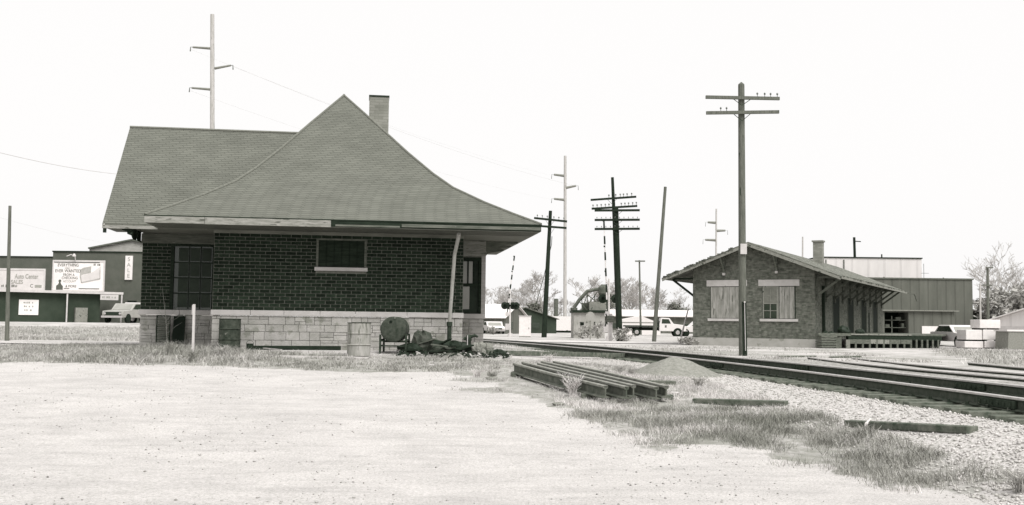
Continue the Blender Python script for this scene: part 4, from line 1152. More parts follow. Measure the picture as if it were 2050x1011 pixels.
mb = MB(); mb.beam(fp(.235, .72, .35), fp(.995, .72, .35), .05, .80); mb.build('dark_backing', M['black'], dock)  # black sheet added behind the posts for the darkness under the deck
# left: stacked timbers crib and a pier
for k in range(5):
    a = fp(.005, .52 + k * .135, -.04); b = fp(.125, .52 + k * .135, -.04)
    MB().beam(a, b, .5, .10).build('crib_timber', M['oldwood'], dock)
MB().beam(fp(.155, .3, 0), fp(.155, dkz - .12, 0), .3, .35, up=(0, 1, 0)).build('pier', M['oldwood'], dock)
MB().beam(fp(-.01, dkz + .0 - .04, -.1), fp(.24, dkz - .04, -.1), .3, .15).build('edge_beam', M['oldwood'], dock)
MB().beam(fp(.225, .3, -.08), fp(.225, .9, -.08), .22, .25, up=(0, 1, 0)).build('pier', M['verge'], dock)
for k, (px, yy, r, lab) in enumerate(((1653, 58.3, .16, 'dark bundle at the left end of the loading dock'), (1690, 60, .38, 'dark heap of scrap on the loading dock between the first two doors'), (1722, 62, .25, 'low dark heap on the loading dock before the third door'), (1664, 59, .14, 'small dark bundle second from the left on the loading dock'))):
    q = P2(px, yy, dkz); lump('bundle', (q.x, q.y, dkz - .06), r, M['dark'], lab, 'bundle', 'dark bundles on the loading dock', sq=(1.1, .9, .75), seed=80 + k)

# ================================================================== POLES
def px_pt(px, py, Y): return at(px, py, Y)
def pole(name, label, cat, base, top, Y, r0, r1, m, arms=(), group=None, dy=0.0, cap=None):
    b = px_pt(base[0], base[1], Y); b.z = min(b.z, gz(b.x, b.y)) if Y > 40 else gz(b.x, b.y)
    tp = px_pt(top[0], top[1], Y + dy)
    t = thing(name, label, cat, b, 0, group)
    n = 5; pts = [Vector(b) - Vector((0, 0, .15))] + [Vector(b).lerp(tp, k / n) for k in range(1, n + 1)]
    rad = [r0] + [lerp(r0, r1, k / n) for k in range(1, n + 1)]
    MB().tube(pts, rad, 12).build('shaft', m, t, smooth=True)
    return t, b, tp
def crossarm(t, l, r_, Y, th, m, ins=(), brace=None, insz=.09, yoff=-.12, pole_xy=None):
    a, b = px_pt(l[0], l[1], Y), px_pt(r_[0], r_[1], Y); a.y += yoff; b.y += yoff
    o = MB().beam(a, b, th, th * 1.15).build('crossarm', m, t)
    if ins:
        mb = MB()
        for k in ins:
            p = a.lerp(b, k) + Vector((0, 0, th * .55)); mb.tube([p, p + Vector((0, 0, insz))], insz * .14, 5); mb.lathe(p + Vector((0, 0, insz)), [(insz * .38, 0), (insz * .45, insz * .35), (insz * .25, insz * .8)], 7)
        mb.build('insulator', M['insul'], o)
    if brace:
        c = a.lerp(b, brace[0]); mb = MB()
        for s in (-1, 1):
            q = a.lerp(b, brace[0] + s * brace[1]); mb.beam(q + Vector((0, -.03, -th * .5)), Vector((c.x, c.y - .02, c.z - brace[2])), .025, .012, up=(0, 1, 0))
        mb.build('brace', M['iron'], o)
    return o
# big telegraph pole before the freight house
t, b, tp = pole('telegraph_pole', 'tall thick wooden telegraph pole with two crossarms standing before the freight house', 'telegraph pole', (1487, 708), (1484, 172), 40.5, .155, .125, M['pole'])
MB().lathe(Vector(tp), [(.125, -.02), (.12, .06), (.02, .15)], 12).build('pole_top', M['pole'], t)
crossarm(t, (1411, 196.5), (1558, 199.5), 40.5, .105, M['pole'], (.70, .80, .88, .97), (.49, .12, .30), yoff=-.19)
crossarm(t, (1412, 228), (1557, 226), 40.5, .105, M['pole'], (.20, .28), (.49, .12, .34), yoff=-.19)
pc = px_pt(1487, 498, 40.5)
MB().box(pc.x - .13, pc.x + .11, pc.y - .22, pc.y - .15, pc.z - .22, pc.z + .18).build('pole_box', M['offwhite'], t)
b = px_pt(1491.5, 713, 39.9); b.z = gz(b.x, b.y); tp = px_pt(1489.5, 604, 39.9)
t = thing('stub_post', 'short dark splice post standing against the foot of the tall telegraph pole', 'post', b)
MB().beam(b - Vector((0, 0, .1)), tp, .15, .12, up=(0, 1, 0)).build('post_shaft', M['pole_dark'], t)
mb = MB().tube([b + Vector((0, -.09, .2)), tp + Vector((0, -.09, -.05))], .014, 6); mb.build('conduit', M['offwhite'], t); MB().lathe(tp + Vector((0, -.1, -.04)), [(.03, 0), (.03, .05)], 8).build('conduit_cap', M['white'], t)
# left edge pole
pole('utility_pole', 'thin plain wooden pole at the far left in front of the store signs', 'utility pole', (14, 682), (20, 412), 37, .075, .05, M['pole'])
# tall pale steel transmission poles
def steel(base, top, Y, r, label, arms):
    t, b, tp = pole('transmission_pole', label, 'transmission pole', base, top, Y, r * 1.15, r * .85, M['pole_pale'], group='tall transmission poles')
    for (x0, y0, x1, y1) in arms:
        a, c = px_pt(x0, y0, Y), px_pt(x1, y1, Y); o = MB().tube([a, c], [.11 * Y / 86, .08 * Y / 86], 8).build('davit_arm', M['armm'], t)
        s = 1 if x1 > x0 else -1
        MB().tube([c, c + Vector((.18 * s, 0, .02)) * Y / 86, c + Vector((.2 * s, 0, -.35)) * Y / 86], [.03, .03, .05], 6).build('insulator', M['insul'], o)
    return t
M['armm'] = mat('arm_steel', .15, .25, 4, .7)
steel((425, 660), (425, 29), 86, .20, 'tall pale steel pole with three short arms rising behind the depot roof', ((421, 97, 386, 94.5), (430, 137, 462, 131), (421, 179, 384, 176)))
steel((1131, 665), (1131.5, 312), 157, .24, 'tall pale steel pole with three short arms beyond the crossing, right of the depot', ((1129, 352, 1109, 349.5), (1133, 376, 1153, 372), (1129, 400, 1109, 398)))
steel((1433, 656), (1434, 418), 225, .2, 'small pale steel pole seen above the left slope of the freight house roof', ((1432, 446, 1417, 445), (1435, 462, 1452, 461.5), (1432, 481, 1412, 480)))
steel((1606, 656), (1607, 474), 300, .25, 'tall steel pole tip seen just left of the freight house chimney', ())
MB_ = pole('utility_pole', 'dark leaning pole top seen above the white warehouse block right of the chimney', 'utility pole', (1716, 657), (1710, 475), 135, .2, .16, M['pole_dark'])
crossarm(MB_[0], (1708, 483), (1722, 484), 135, .1, M['pole_dark'], yoff=-.25)
# dark leaning poles
t, b, tp = pole('telegraph_pole', 'dark telegraph pole with two crossarms leaning right, just right of the depot eave', 'telegraph pole', (1089, 675), (1102, 422), 90, .23, .14, M['pole_dark'])
crossarm(t, (1069, 437), (1135, 444), 90, .15, M['pole_dark'], (.1, .25, .4, .6, .75, .9), (.48, .13, .6), yoff=-.25, insz=.14)
crossarm(t, (1080, 453), (1134, 457), 90, .15, M['pole_dark'], (), (.42, .13, .6), yoff=-.25)
MB().tube([px_pt(1105, 473, 90), px_pt(1104, 490, 90), px_pt(1087, 560, 90), px_pt(1072, 612, 90)], .03, 5).build('guy_strap', M['iron'], t)
t, b, tp = pole('telegraph_pole', 'taller of the two dark poles crossing each other, with an upper pair of insulated crossarms', 'telegraph pole', (1240, 683), (1226, 355), 73, .2, .10, M['pole_dark'], group='crossed pair of dark poles')
crossarm(t, (1182, 401), (1273, 394.5), 73, .12, M['pole_dark'], (.4, .55, .65, .72, .8, .9), (.47, .10, .4), yoff=-.2, insz=.13)
crossarm(t, (1184, 418.5), (1275, 413), 73, .12, M['pole_dark'], (.03, .12, .21, .3, .38, .65, .73, .81, .9, .98), None, yoff=-.2, insz=.13)
t, b, tp = pole('telegraph_pole', 'shorter and thicker of the two dark poles crossing each other, with three level crossarms', 'telegraph pole', (1241, 683), (1233.5, 417), 72.3, .2, .155, M['pole_dark'], group='crossed pair of dark poles')
for y in (422, 441, 459): crossarm(t, (1190, y), (1280, y - .5), 72.3, .13, M['pole_dark'], tuple(.05 + .1 * k for k in range(10)) if y != 422 else (), (.5, .11, .35), yoff=-.2, insz=.08)
pole('utility_pole', 'bare grey pole leaning right, between the crossed poles and the freight house', 'utility pole', (1309, 683), (1332, 374), 72, .15, .10, M['pole'])
t, b, tp = pole('utility_pole', 'thin far pole with one short crossarm in front of the bare trees', 'utility pole', (1283, 656), (1280, 521), 130, .13, .1, M['pole'])
crossarm(t, (1271, 523), (1291, 523), 130, .14, M['pole'], yoff=-.2)
t, b, tp = pole('utility_pole', 'utility pole with brackets behind the stacked white crates', 'utility pole', (1978, 664), (1977, 535), 92, .14, .1, M['pole'])
crossarm(t, (1972, 536), (1986, 536), 92, .1, M['pole'], (.1, .9), yoff=-.2); crossarm(t, (1965, 571), (1984, 571.5), 92, .1, M['pole'], yoff=-.2)
pole('utility_pole', 'pale thin pole left of the bracketed utility pole', 'utility pole', (1963, 662), (1962, 568), 100, .1, .08, M['pole_pale'])
pole('utility_pole', 'thin white stake leaning right in front of the parked trucks', 'utility pole', (1360, 685), (1378, 618), 66, .06, .04, M['offwhite'])

def wire(label, pts, Y0, Y1, sag=.0, r=.012):
    (x0, y0), (x1, y1) = pts; a, b = px_pt(x0, y0, Y0), px_pt(x1, y1, Y1); n = 24
    P = [a.lerp(b, k / n) - Vector((0, 0, sag * 4 * (k / n) * (1 - k / n))) for k in range(n + 1)]
    o = MB().tube(P, r * .42, 4, caps=False).build('power_line', M['wirem'], recalc=False); tag(o, label, 'power line', 'power lines'); return o
M['wirem'] = mat('cable', .42, .55, 3, .7)
wire('power line from the right arm of the nearer steel pole to the farther one', ((465, 132), (1155, 373)), 86, 157, .8, .022)
wire('power line from the lower left arm of the nearer steel pole to the farther one', ((382, 182), (1107, 400)), 86, 157, .8, .014)
wire('power line from the upper left arm of the nearer steel pole to the farther one', ((382, 99), (1107, 352)), 86, 157, .8, .012)
0 and wire('power line leaving the upper left arm of the nearer steel pole leftwards', ((382, 99), (-60, 70)), 86, 60, .5, .01)
wire('power line running from the left edge down towards the depot gable', ((-60, 290), (300, 353)), 42, 60, .25, .026)
wire('faint power line low at the left edge above the store', ((-60, 418), (300, 500)), 60, 95, .3, .010)

# ================================================================== CROSSING SIGNALS
def crossing(label, cx, Y, base_y, lamp_y, arm, cb_y, lampdx, dark_side=1, wide=1.0):
    b = px_pt(cx, base_y, Y); b.z = gz(b.x, b.y)
    t = thing('crossing_signal', label, 'crossing signal', b, 0, 'crossing signals')
    top = px_pt(cx, cb_y - 12, Y)
    MB().tube([b, (b.x, b.y, b.z + .3)], [.22, .2], 12).tube([(b.x, b.y, b.z + .3), (top.x, top.y, top.z)], .07, 10).build('mast', M['white'], t)
    lz = px_pt(cx, lamp_y, Y).z
    for s in ((-1, -.25, .45, 1) if lampdx < .45 else (-1, 1)):
        x = b.x + s * lampdx * (1.25 if lampdx < .45 else 1)
        lm = MB().lathe((x, b.y - .02, lz), [(.32, .0), (.33, .02), (.10, .05), (.10, .12)], 20, axis=(0, -1, 0)).build('signal_lamp', M['dark'], t)
        MB().lathe((x, b.y - .1, lz), [(.125, 0), (.13, .18), (.10, .18), (.09, .02)], 14, axis=(0, -1, 0)).build('lamp_hood', M['black'], lm)
    MB().box(b.x - lampdx, b.x + lampdx, b.y - .02, b.y + .05, lz - .04, lz + .04).build('lamp_bar', M['dark'], t)
    cz = px_pt(cx, cb_y, Y).z
    for s in (-1, 1): MB().beam((b.x - .1 - .015 * s, b.y - .55, cz - .4 * s), (b.x - .1 - .015 * s, b.y + .55, cz + .4 * s), .20, .015, up=(1, 0, 0)).build('crossbuck', M['white'], t)
    # mechanism and raised gate arm with dark bands
    (ax0, ay0), (ax1, ay1) = arm; a = px_pt(ax0, ay0, Y); e = px_pt(ax1, ay1, Y); a.y -= .35; e.y -= .35
    MB().box(b.x - .42, b.x - .04, b.y - .5, b.y - .1, b.z + .6, b.z + 1.15).build('gate_mechanism', M['offwhite'], t)
    arm_o = MB().tube([a, e], [.055, .03], 6).build('gate_arm', M['white'], t)
    mb = MB(); n = 5
    for k in range(n):
        q0, q1 = a.lerp(e, (k + .45) / n), a.lerp(e, (k + .95) / n); mb.tube([q0, q1], [.066, .06], 6)
    mb.build('arm_stripe', M['dark'], arm_o)
    mb = MB()
    for k in (.35, .66, .98): q = a.lerp(e, k); mb.box(q.x - .1, q.x + .02, q.y - .07, q.y - .03, q.z - .05, q.z + .06)
    mb.build('arm_lamp', M['dark'], arm_o)
    w_ = a + (a - e).normalized() * 1.0
    MB().beam(a, w_, .09, .09, up=(0, 1, 0)).build('counterweight_arm', M['dark'], t); MB().box(w_.x - .15, w_.x + .15, w_.y - .1, w_.y + .1, w_.z - .2, w_.z + .15).build('counterweight', M['offwhite'], t)
    return t
crossing('crossing signal with paired round lamps and a raised striped gate beside the white cabinet', 1021, 93, 673, 612, ((1018, 606), (1030, 512)), 588, .40)
crossing('crossing signal half hidden behind the crossed dark poles, with a long raised striped gate', 1219, 76, 681, 598, ((1214, 600), (1208, 440)), 570, .46)
c = px_pt(1051, 672, 91); c.z = gz(c.x, c.y)
t = thing('signal_cabinet', 'white signal cabinet standing right of the crossing signal lamps', 'cabinet', c)
hh = px_pt(1051, 632, 91).z
MB().box(c.x - .52, c.x + .5, c.y - .45, c.y + .45, c.z + .1, hh - .06).build('cabinet_body', M['white'], t)
MB().box(c.x - .56, c.x + .54, c.y - .49, c.y + .49, hh - .06, hh).build('cabinet_roof', M['offwhite'], t); MB().box(c.x - .5, c.x + .48, c.y - .43, c.y + .43, c.z - .1, c.z + .1).build('cabinet_base', M['concrete'], t)
MB().box(c.x + .30, c.x + .34, c.y - .47, c.y - .45, c.z + .7, c.z + .85).build('cabinet_handle', M['dark'], t)
c = px_pt(1222, 681, 74); c.z = gz(c.x, c.y)
t = thing('relay_post', 'pale post with bolted control boxes under the second crossing signal', 'post', c)
MB().tube([c, c + Vector((0, 0, 1.9))], .14, 10).build('post_shaft', M['offwhite'], t)
MB().box(c.x - .28, c.x + .22, c.y - .25, c.y - .1, c.z + 1.3, c.z + 1.75).build('control_box', M['oldwood'], t); MB().tube([c + Vector((-.35, -.1, 1.9)), c + Vector((-.2, -.1, 1.5)), c + Vector((-.4, -.1, 1.0))], .05, 6).build('lever', M['dark'], t)
# ================================================================== BACKGROUND RIGHT
def bx(px0, px1, Y): return (px0 - 1025) / F_PX * Y, (px1 - 1025) / F_PX * Y
def zz(px, py, Y): return px_pt(px, py, Y).z
def part(name, m, parent, *boxes, **k):
    mb = MB()
    for b in boxes: mb.box(*b)
    return mb.build(name, m, parent, **k)
x0, x1 = bx(1690, 1948, 105); zt = zz(1870, 559.5, 105)
wh = thing('warehouse', 'dark metal sided warehouse with a flat roof behind the loading dock', 'warehouse', (x1, 105, .4))
part('wall', M['siding_dark'], wh, (x0, x1, 105, 114.5, 0, zt)); part('roof_trim', M['oldwood'], wh, (x0 - .1, x1 + .1, 104.9, 114.6, zt, zt + .14))
a0, a1 = bx(1905, 1917, 105); part('door', M['black'], wh, (a0, a1, 104.95, 105.05, .4, zz(1911, 650, 105)))
l0, l1 = bx(1760, 1911, 101.5); lz = zz(1840, 623, 101.5)
o0, o1 = bx(1771, 1819, 101.5)
lw = part('lean_to', M['siding_dark'], wh, (l0, o0, 101.5, 105, .2, lz), (o1, l1, 101.5, 105, .2, lz), (o0, o1, 101.5, 105, lz - .12, lz))
part('lean_to_roof', M['verge'], wh, (l0 - .1, l1 + .35, 101.2, 105, lz, lz + .10))
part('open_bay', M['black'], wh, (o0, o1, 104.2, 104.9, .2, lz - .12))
sz = zz(1795, 641, 102.2)
part('shelf', M['oldwood'], wh, (o0 + .05, o1 - .05, 102.0, 102.6, sz - .03, sz + .03), (o0 + .05, o1 - .05, 102.0, 102.6, sz - .75, sz - .69), (o0 + .85, o0 + .93, 102.0, 102.1, .4, sz + .4))
part('stored_goods', M['oldwood'], wh, (o1 - 1.0, o1 - .5, 102.1, 102.6, sz + .03, sz + .3), (o0 + .3, o0 + .7, 102.1, 102.5, sz - .69, sz - .4), (o1 - .45, o1 - .2, 102.1, 102.5, sz - .69, sz - .3), (o0 + 1.2, o0 + 1.6, 102.1, 102.5, .4, .9))
w0, w1 = bx(1845, 1878, 101.5); part('white_panel', M['white'], wh, (w0, w1, 101.4, 101.495, zz(1860, 670, 101.5), zz(1860, 653, 101.5)))
for pxv in (1771, 1890): 
    v0 = bx(pxv, pxv, 108)[0]; MB().tube([(v0, 108, zt), (v0, 108, zt + .35)], .07, 8).build('roof_vent', M['oldwood'], wh)
v0 = bx(1851, 1851, 107)[0]; mb = MB().tube([(v0, 107, zt), (v0, 107, zz(1851, 528, 107))], .022, 6); mb.beam((v0 - .3, 107, zz(1851, 547, 107)), (v0 + .5, 107, zz(1851, 547, 107)), .03, .03); mb.build('antenna', M['iron'], wh)
x0, x1 = bx(1640, 1847, 116); zt2 = zz(1750, 517, 116)
wb = thing('warehouse_block', 'pale flat-topped warehouse block rising behind the dark warehouse', 'warehouse', (x0, 116, .4))
part('wall', M['siding_pale'], wb, (x0, x1, 116, 136, 0, zt2)); part('roof_trim', M['darkwood'], wb, (x0 - .08, x1 + .08, 115.9, 136.1, zt2, zt2 + .12))
v0 = bx(1767, 1767, 118)[0]; MB().tube([(v0, 118, zt2), (v0, 118, zt2 + .6)], .08, 8).build('roof_vent', M['iron'], wb)
for pxv in (1690, 1654): v0 = bx(pxv, pxv, 115.97)[0]; part('wall_pipe', M['oldwood'], wb, (v0, v0 + .1, 115.9, 115.98, zt2 - 2.6, zt2 - .2))
# small dark shed right of the warehouse
x0, x1 = bx(1949, 1966, 110); sh = thing('shed', 'small dark shed with a sloping roof against the right end of the warehouse', 'shed', (x0, 110, .4))
part('wall', M['store_low'], sh, (x0, x1 + 1, 110, 114, .2, zz(1955, 630, 110)))
mb = MB(); z_ = zz(1950, 621, 110); mb.add([(x0, 109.8, z_), (x1 + 1.2, 109.8, z_ - .75), (x1 + 1.2, 114, z_ - .75), (x0, 114, z_), (x0, 109.8, z_ + .1), (x1 + 1.2, 109.8, z_ - .65), (x1 + 1.2, 114, z_ - .65), (x0, 114, z_ + .1)], [(0,1,2,3),(7,6,5,4),(0,4,5,1),(1,5,6,2),(2,6,7,3),(3,7,4,0)]); mb.build('roof', M['roof_white'], sh)
# white garage at the right edge
def gable_house(name, label, cat, c, w, d, h, rise, rz, wall, roof, over=.3, windows=(), door=None, group=None):
    t = thing(name, label, cat, c, rz, group)
    mb = MB(); mb.prism([(-w/2, -.3), (w/2, -.3), (w/2, h), (0, h + rise), (-w/2, h)], lambda u, v, q: (u, q, v), 0, d); mb.build('wall', wall, t, local=True)
    mb = MB()
    for s in (-1, 1):
        xe = s * (w / 2 + over); ze = h - rise * over / (w / 2)
        mb.add([(0, -over, h + rise + .02), (xe, -over, ze + .02), (xe, d + over, ze + .02), (0, d + over, h + rise + .02), (0, -over, h + rise + .12), (xe, -over, ze + .10), (xe, d + over, ze + .10), (0, d + over, h + rise + .12)], [(0,1,2,3),(7,6,5,4),(0,4,5,1),(1,5,6,2),(2,6,7,3),(3,7,4,0)])
    mb.build('roof', roof, t, local=True)
    for (x, z, ww, hh_) in windows: MB().box(x, x + ww, -.04, .0, z, z + hh_).build('window', M['glass'], t, local=True)
    if door: x, ww, hh_ = door; o = MB().box(x, x + ww, -.05, .0, -.2, hh_).build('door', M['offwhite'], t, local=True)
    return t
gable_house('garage', 'pale garage with a bright low gable roof at the right edge', 'garage', (41.6, 84, .45), 7.5, 11, 1.75, 1.15, R(-52), M['siding_pale'], M['roof_white'], door=(-2.8, 2.6, 1.4))
# stacked white crates
def crate(px0, px1, py0, py1, Y, label, dy=1.3):
    x0, x1 = bx(px0, px1, Y); z0, z1 = zz((px0 + px1) / 2, py1, Y), zz((px0 + px1) / 2, py0, Y)
    t = thing('crate', label, 'crate', ((x0 + x1) / 2, Y, z0), 0, 'white crates beyond the track')
    MB().box(x0 + .01, x1 - .01, Y, Y + dy, z0 + .08, z1).build('crate_body', M['white'], t, bevel=.02)
    MB().box(x0 + .1, x0 + .25, Y + .02, Y + dy, z0, z0 + .08).box(x1 - .25, x1 - .1, Y + .02, Y + dy, z0, z0 + .08).build('skid', M['darkwood'], t)
    return t
crate(1961, 2003, 640, 660, 62, 'white crate at the top of the stack'); crate(1933, 1966, 660.2, 683, 62, 'white crate at the left of the middle row'); crate(1967, 2018, 660.2, 683, 62, 'long white crate at the right of the middle row')
crate(1930, 1968, 683.2, 699, 62, 'white crate at the bottom left, low in the grass'); crate(1970, 2022, 683.2, 699, 62, 'long white crate at the bottom right, low in the grass')
q = P2(2036, 60, .4); t = thing('tarp_covered_load', 'grey covered load with a pale top right of the white crates', 'covered load', (q.x, q.y, gz(q.x, q.y)))
mb = MB(); mb.prism([(-.55, 0), (.9, 0), (.9, 1.0), (-.5, 1.02)], lambda u, v, d: (q.x + u, q.y + d, .45 + v), 0, 1.6); mb.build('load', M['mound'], t); MB().box(q.x - .6, q.x + .95, q.y - .05, q.y + 1.65, 1.46, 1.56).build('load_cover', M['white'], t)

# ================================================================== VEHICLES
def wheel(parent, c, r, w, rimm='chrome'):
    o = MB().lathe(Vector(c) - Vector((0, w / 2, 0)), [(r * .55, 0), (r * .93, 0), (r, .03), (r, w - .03), (r * .93, w), (r * .55, w)], 20, axis=(0, 1, 0)).build('wheel', M['rubber'], parent, local=True)
    MB().lathe(Vector(c) - Vector((0, w / 2 + .01, 0)), [(r * .2, -.01), (r * .5, .0), (r * .56, .02), (r * .2, .04)], 16, axis=(0, 1, 0)).build('rim', M[rimm], o, local=True)
def vehicle(name, label, cat, c, rz, prof, width, paint, wins, wheels, group=None, arches=True, r=.34, scale=1):
    """prof: side outline (x along, z up) of the body; front at +x; wins: list of side window polygons"""
    t = thing(name, label, cat, c, rz, group)
    body = MB(); body.prism(prof, lambda u, v, d: (u, d, v), -width / 2, width / 2); bo = body.build('body', M[paint], t, local=True, bevel=.035)
    for wpoly in wins:
        mb = MB(); mb.prism(wpoly, lambda u, v, d: (u, d, v), -width / 2 - .006, width / 2 + .006); mb.build('side_window', M['glass'], t, local=True)
    for x in wheels:
        for s in (-1, 1):
            if arches: MB().lathe((x, s * (width / 2 + .004) - (.01 if s < 0 else 0), r), [(r * 1.18, 0), (r * 1.18, .01)], 20, axis=(0, 1, 0)).build('wheel_arch', M['black'], t, local=True)
            wheel(t, (x, s * (width / 2 - .06), r), r, .2)
    return t
# pickup seen three-quarter from the front at the left
def face(t, xf, width, z0, zg, wz0, wz1, xw0, xw1):
    g = MB().box(xf, xf + .03, -width / 2 + .18, width / 2 - .18, z0 + .12, zg).build('grille', M['dark'], t, local=True)
    for s in (-1, 1): MB().lathe((xf + .0, s * (width / 2 - .26), (z0 + .12 + zg) / 2), [(.10, 0), (.10, .05), (.05, .07)], 12, axis=(1, 0, 0)).build('headlight', M['chrome'], t, local=True)
    MB().box(xf + .02, xf + .14, -width / 2, width / 2, z0 - .08, z0 + .08).build('bumper', M['chrome'], t, local=True)
    y = width / 2 - .14
    MB().add([(xw0 + .015, -y, wz0), (xw0 + .015, y, wz0), (xw1 + .015, y * .9, wz1), (xw1 + .015, -y * .9, wz1), (xw0 - .02, -y, wz0), (xw0 - .02, y, wz0), (xw1 - .02, y * .9, wz1), (xw1 - .02, -y * .9, wz1)], [(0,1,2,3),(7,6,5,4),(0,4,5,1),(1,5,6,2),(2,6,7,3),(3,7,4,0)]) if False else None
    mb = MB(); mb.add([(xw0 + .02, -y, wz0 + .02), (xw0 + .02, y, wz0 + .02), (xw1 + .03, y * .92, wz1 - .03), (xw1 + .03, -y * .92, wz1 - .03), (xw0 - .05, -y, wz0 + .02), (xw0 - .05, y, wz0 + .02), (xw1 - .05, y * .92, wz1 - .03), (xw1 - .05, -y * .92, wz1 - .03)], [(0,1,2,3),(7,6,5,4),(0,4,5,1),(1,5,6,2),(2,6,7,3),(3,7,4,0)])
    mb.build('windscreen', M['glass_pale'], t, local=True)
def gpt(px, Y): x = (px - 1025) / F_PX * Y; return Vector((x, Y, gz(x, Y)))
PK = [(-2.5, .45), (2.35, .45), (2.42, .75), (2.38, 1.0), (1.05, 1.12), (.45, 1.66), (-.75, 1.68), (-.85, 1.1), (-2.5, 1.08)]
t = vehicle('pickup_truck', 'pale old pickup truck parked facing the camera at the end of the store awning', 'pickup truck', gpt(259, 90), R(-100), PK, 1.9, 'car_grey', [[(-.65, 1.15), (.85, 1.17), (.4, 1.58), (-.62, 1.6)]], (-1.6, 1.55), r=.36)
face(t, 2.40, 1.9, .52, .92, 1.12, 1.66, 1.05, .45)
SD = [(-2.4, .35), (2.35, .35), (2.4, .65), (2.3, .82), (1.0, .93), (.4, 1.38), (-1.1, 1.38), (-1.7, .98), (-2.4, .95)]
t = vehicle('parked_car', 'white van-like car parked beside the pickup, mostly hidden by the depot corner', 'car', gpt(312, 92), R(-8), [(-2.4, .4), (2.3, .4), (2.4, .8), (2.2, 1.0), (1.4, 1.1), (1.0, 1.75), (-2.3, 1.78), (-2.42, 1.0)], 1.85, 'car_white', [[(-2.1, 1.12), (.95, 1.12), (.8, 1.62), (-2.05, 1.64)]], (-1.5, 1.5))
face(t, 2.38, 1.85, .48, .8, 1.1, 1.75, 1.4, 1.0)
# flatbed truck
CBP = [(.35, .55), (3.25, .55), (3.3, .95), (3.1, 1.22), (1.9, 1.36), (1.45, 1.98), (.55, 2.02), (.35, 1.3)]
ft = vehicle('flatbed_truck', 'white flatbed truck facing right, parked beyond the leaning bare pole', 'truck', gpt(1313, 116), R(-3), CBP, 2.0, 'car_white', [[(.6, 1.38), (1.62, 1.38), (1.38, 1.86), (.65, 1.88)]], (2.35,), r=.42)
face(ft, 3.27, 2.0, .62, 1.05, 1.36, 1.98, 1.9, 1.45)
MB().box(-3.5, .3, -1.1, 1.1, 1.0, 1.16).build('flatbed', M['dark'], ft, local=True)
MB().box(-3.3, .4, -.5, .5, .62, .99).build('chassis', M['black'], ft, local=True)
for s in (-1, 1): wheel(ft, (-2.1, s * .85, .42), .42, .3)
MB().box(.22, .3, -1.0, 1.0, 1.16, 1.75).build('headboard', M['darkwood'], ft, local=True)
MB().box(.95, 1.15, -1.012, -1.0, .95, 1.2).build('door_emblem', M['ink'], ft, local=True)
t = vehicle('pickup_truck', 'white pickup truck half hidden behind the corner of the freight house', 'pickup truck', gpt(1398, 118), R(180), PK, 1.9, 'car_white', [[(-.65, 1.15), (.85, 1.17), (.4, 1.58), (-.62, 1.6)]], (-1.6, 1.55), r=.38)
t = vehicle('parked_car', 'white car parked behind the loading dock left of the white crates', 'car', gpt(1922, 67), R(-88), SD, 1.8, 'car_white', [[(-1.45, .98), (.85, .95), (.4, 1.3), (-1.05, 1.3)]], (-1.5, 1.45), r=.32)
face(t, 2.38, 1.8, .4, .68, .93, 1.38, 1.0, .4)
for k, (px, Y, pt, lab) in enumerate(((990, 118, 'car_white', 'white car parked under the eave of the low white-roofed house'),)):
    t = vehicle('parked_car', lab, 'car', gpt(px, Y), R(-80), SD, 1.8, pt, [[(-1.45, .98), (.85, .95), (.4, 1.3), (-1.05, 1.3)]], (-1.5, 1.45), r=.32); face(t, 2.38, 1.8, .4, .68, .93, 1.38, 1.0, .4)

# ================================================================== MIDDLE DISTANCE
gable_house('house', 'low house with a bright roof seen past the right corner of the depot', 'house', (gpt(1034, 128).x, 124, .4), 8, 12, 1.9, 1.5, R(70), M['siding_dark'], M['roof_white'], windows=((-2, .6, 1, .8),))
gable_house('house', 'dark low house behind the signal cabinet', 'house', (gpt(1052, 135).x, 135, .4), 8.5, 9, 1.9, 1.35, R(14), M['store_low'], M['old_shingle'], windows=((-2, .6, 1, .8), (1, .6, 1, .8)))
x0, x1 = bx(1078, 1153, 150); t = thing('trailer', 'long white trailer behind the leaning telegraph pole and the steel pole', 'trailer', (x0, 150, gz(x0, 150)))
part('trailer_body', M['white'], t, (x0, x1, 150, 152.5, .75, zz(1110, 633, 150))); part('trailer_skirt', M['dark'], t, (x0 + .4, x1 - .3, 150.2, 152.3, .3, .74))
for k in (1.0, 4.2): MB().lathe((x0 + k, 149.95, .78 - .35), [(.3, 0), (.38, .03), (.38, .25), (.3, .28)], 14, axis=(0, 1, 0)).build('wheel', M['rubber'], t)
# old feed mill shed with conveyor duct
x0, x1 = bx(1150, 1212, 88); gz0 = gz(x0, 88)
M['ductm'] = mat('stained_duct', .07, .15, 3, .9)
t = thing('feed_mill', 'small stained concrete mill with a sloping conveyor duct, left of the crossed poles', 'mill', (x0, 88, gz0))
part('wall', M['conc_d'] if 'conc_d' in M else M['mound'], t, (x0, x1, 88, 92, .2, zz(1180, 626, 88))); part('roof', M['darkwood'], t, (x0 - .1, x1 + .15, 87.8, 92.2, zz(1180, 626, 88), zz(1180, 621, 88)))
u0, u1 = bx(1181, 1203, 89.5); part('upper_bin', M['verge'], t, (u0, u1 + .5, 89.5, 91.5, zz(1190, 621, 89.5), zz(1190, 604, 89.5)))
part('window', M['black'], t, (x0 + .55, x0 + .85, 87.95, 88.0, zz(1160, 652, 88), zz(1160, 645, 88)), (x0 + 1.7, x0 + 1.78, 87.95, 88.0, zz(1160, 650, 88), zz(1160, 644, 88)))
MB().tube([px_pt(1149, 616, 90), px_pt(1160, 600, 90), px_pt(1176, 583, 90), px_pt(1196, 579, 90), px_pt(1208, 582, 90)], .15, 8).build('duct', M['ductm'], t)
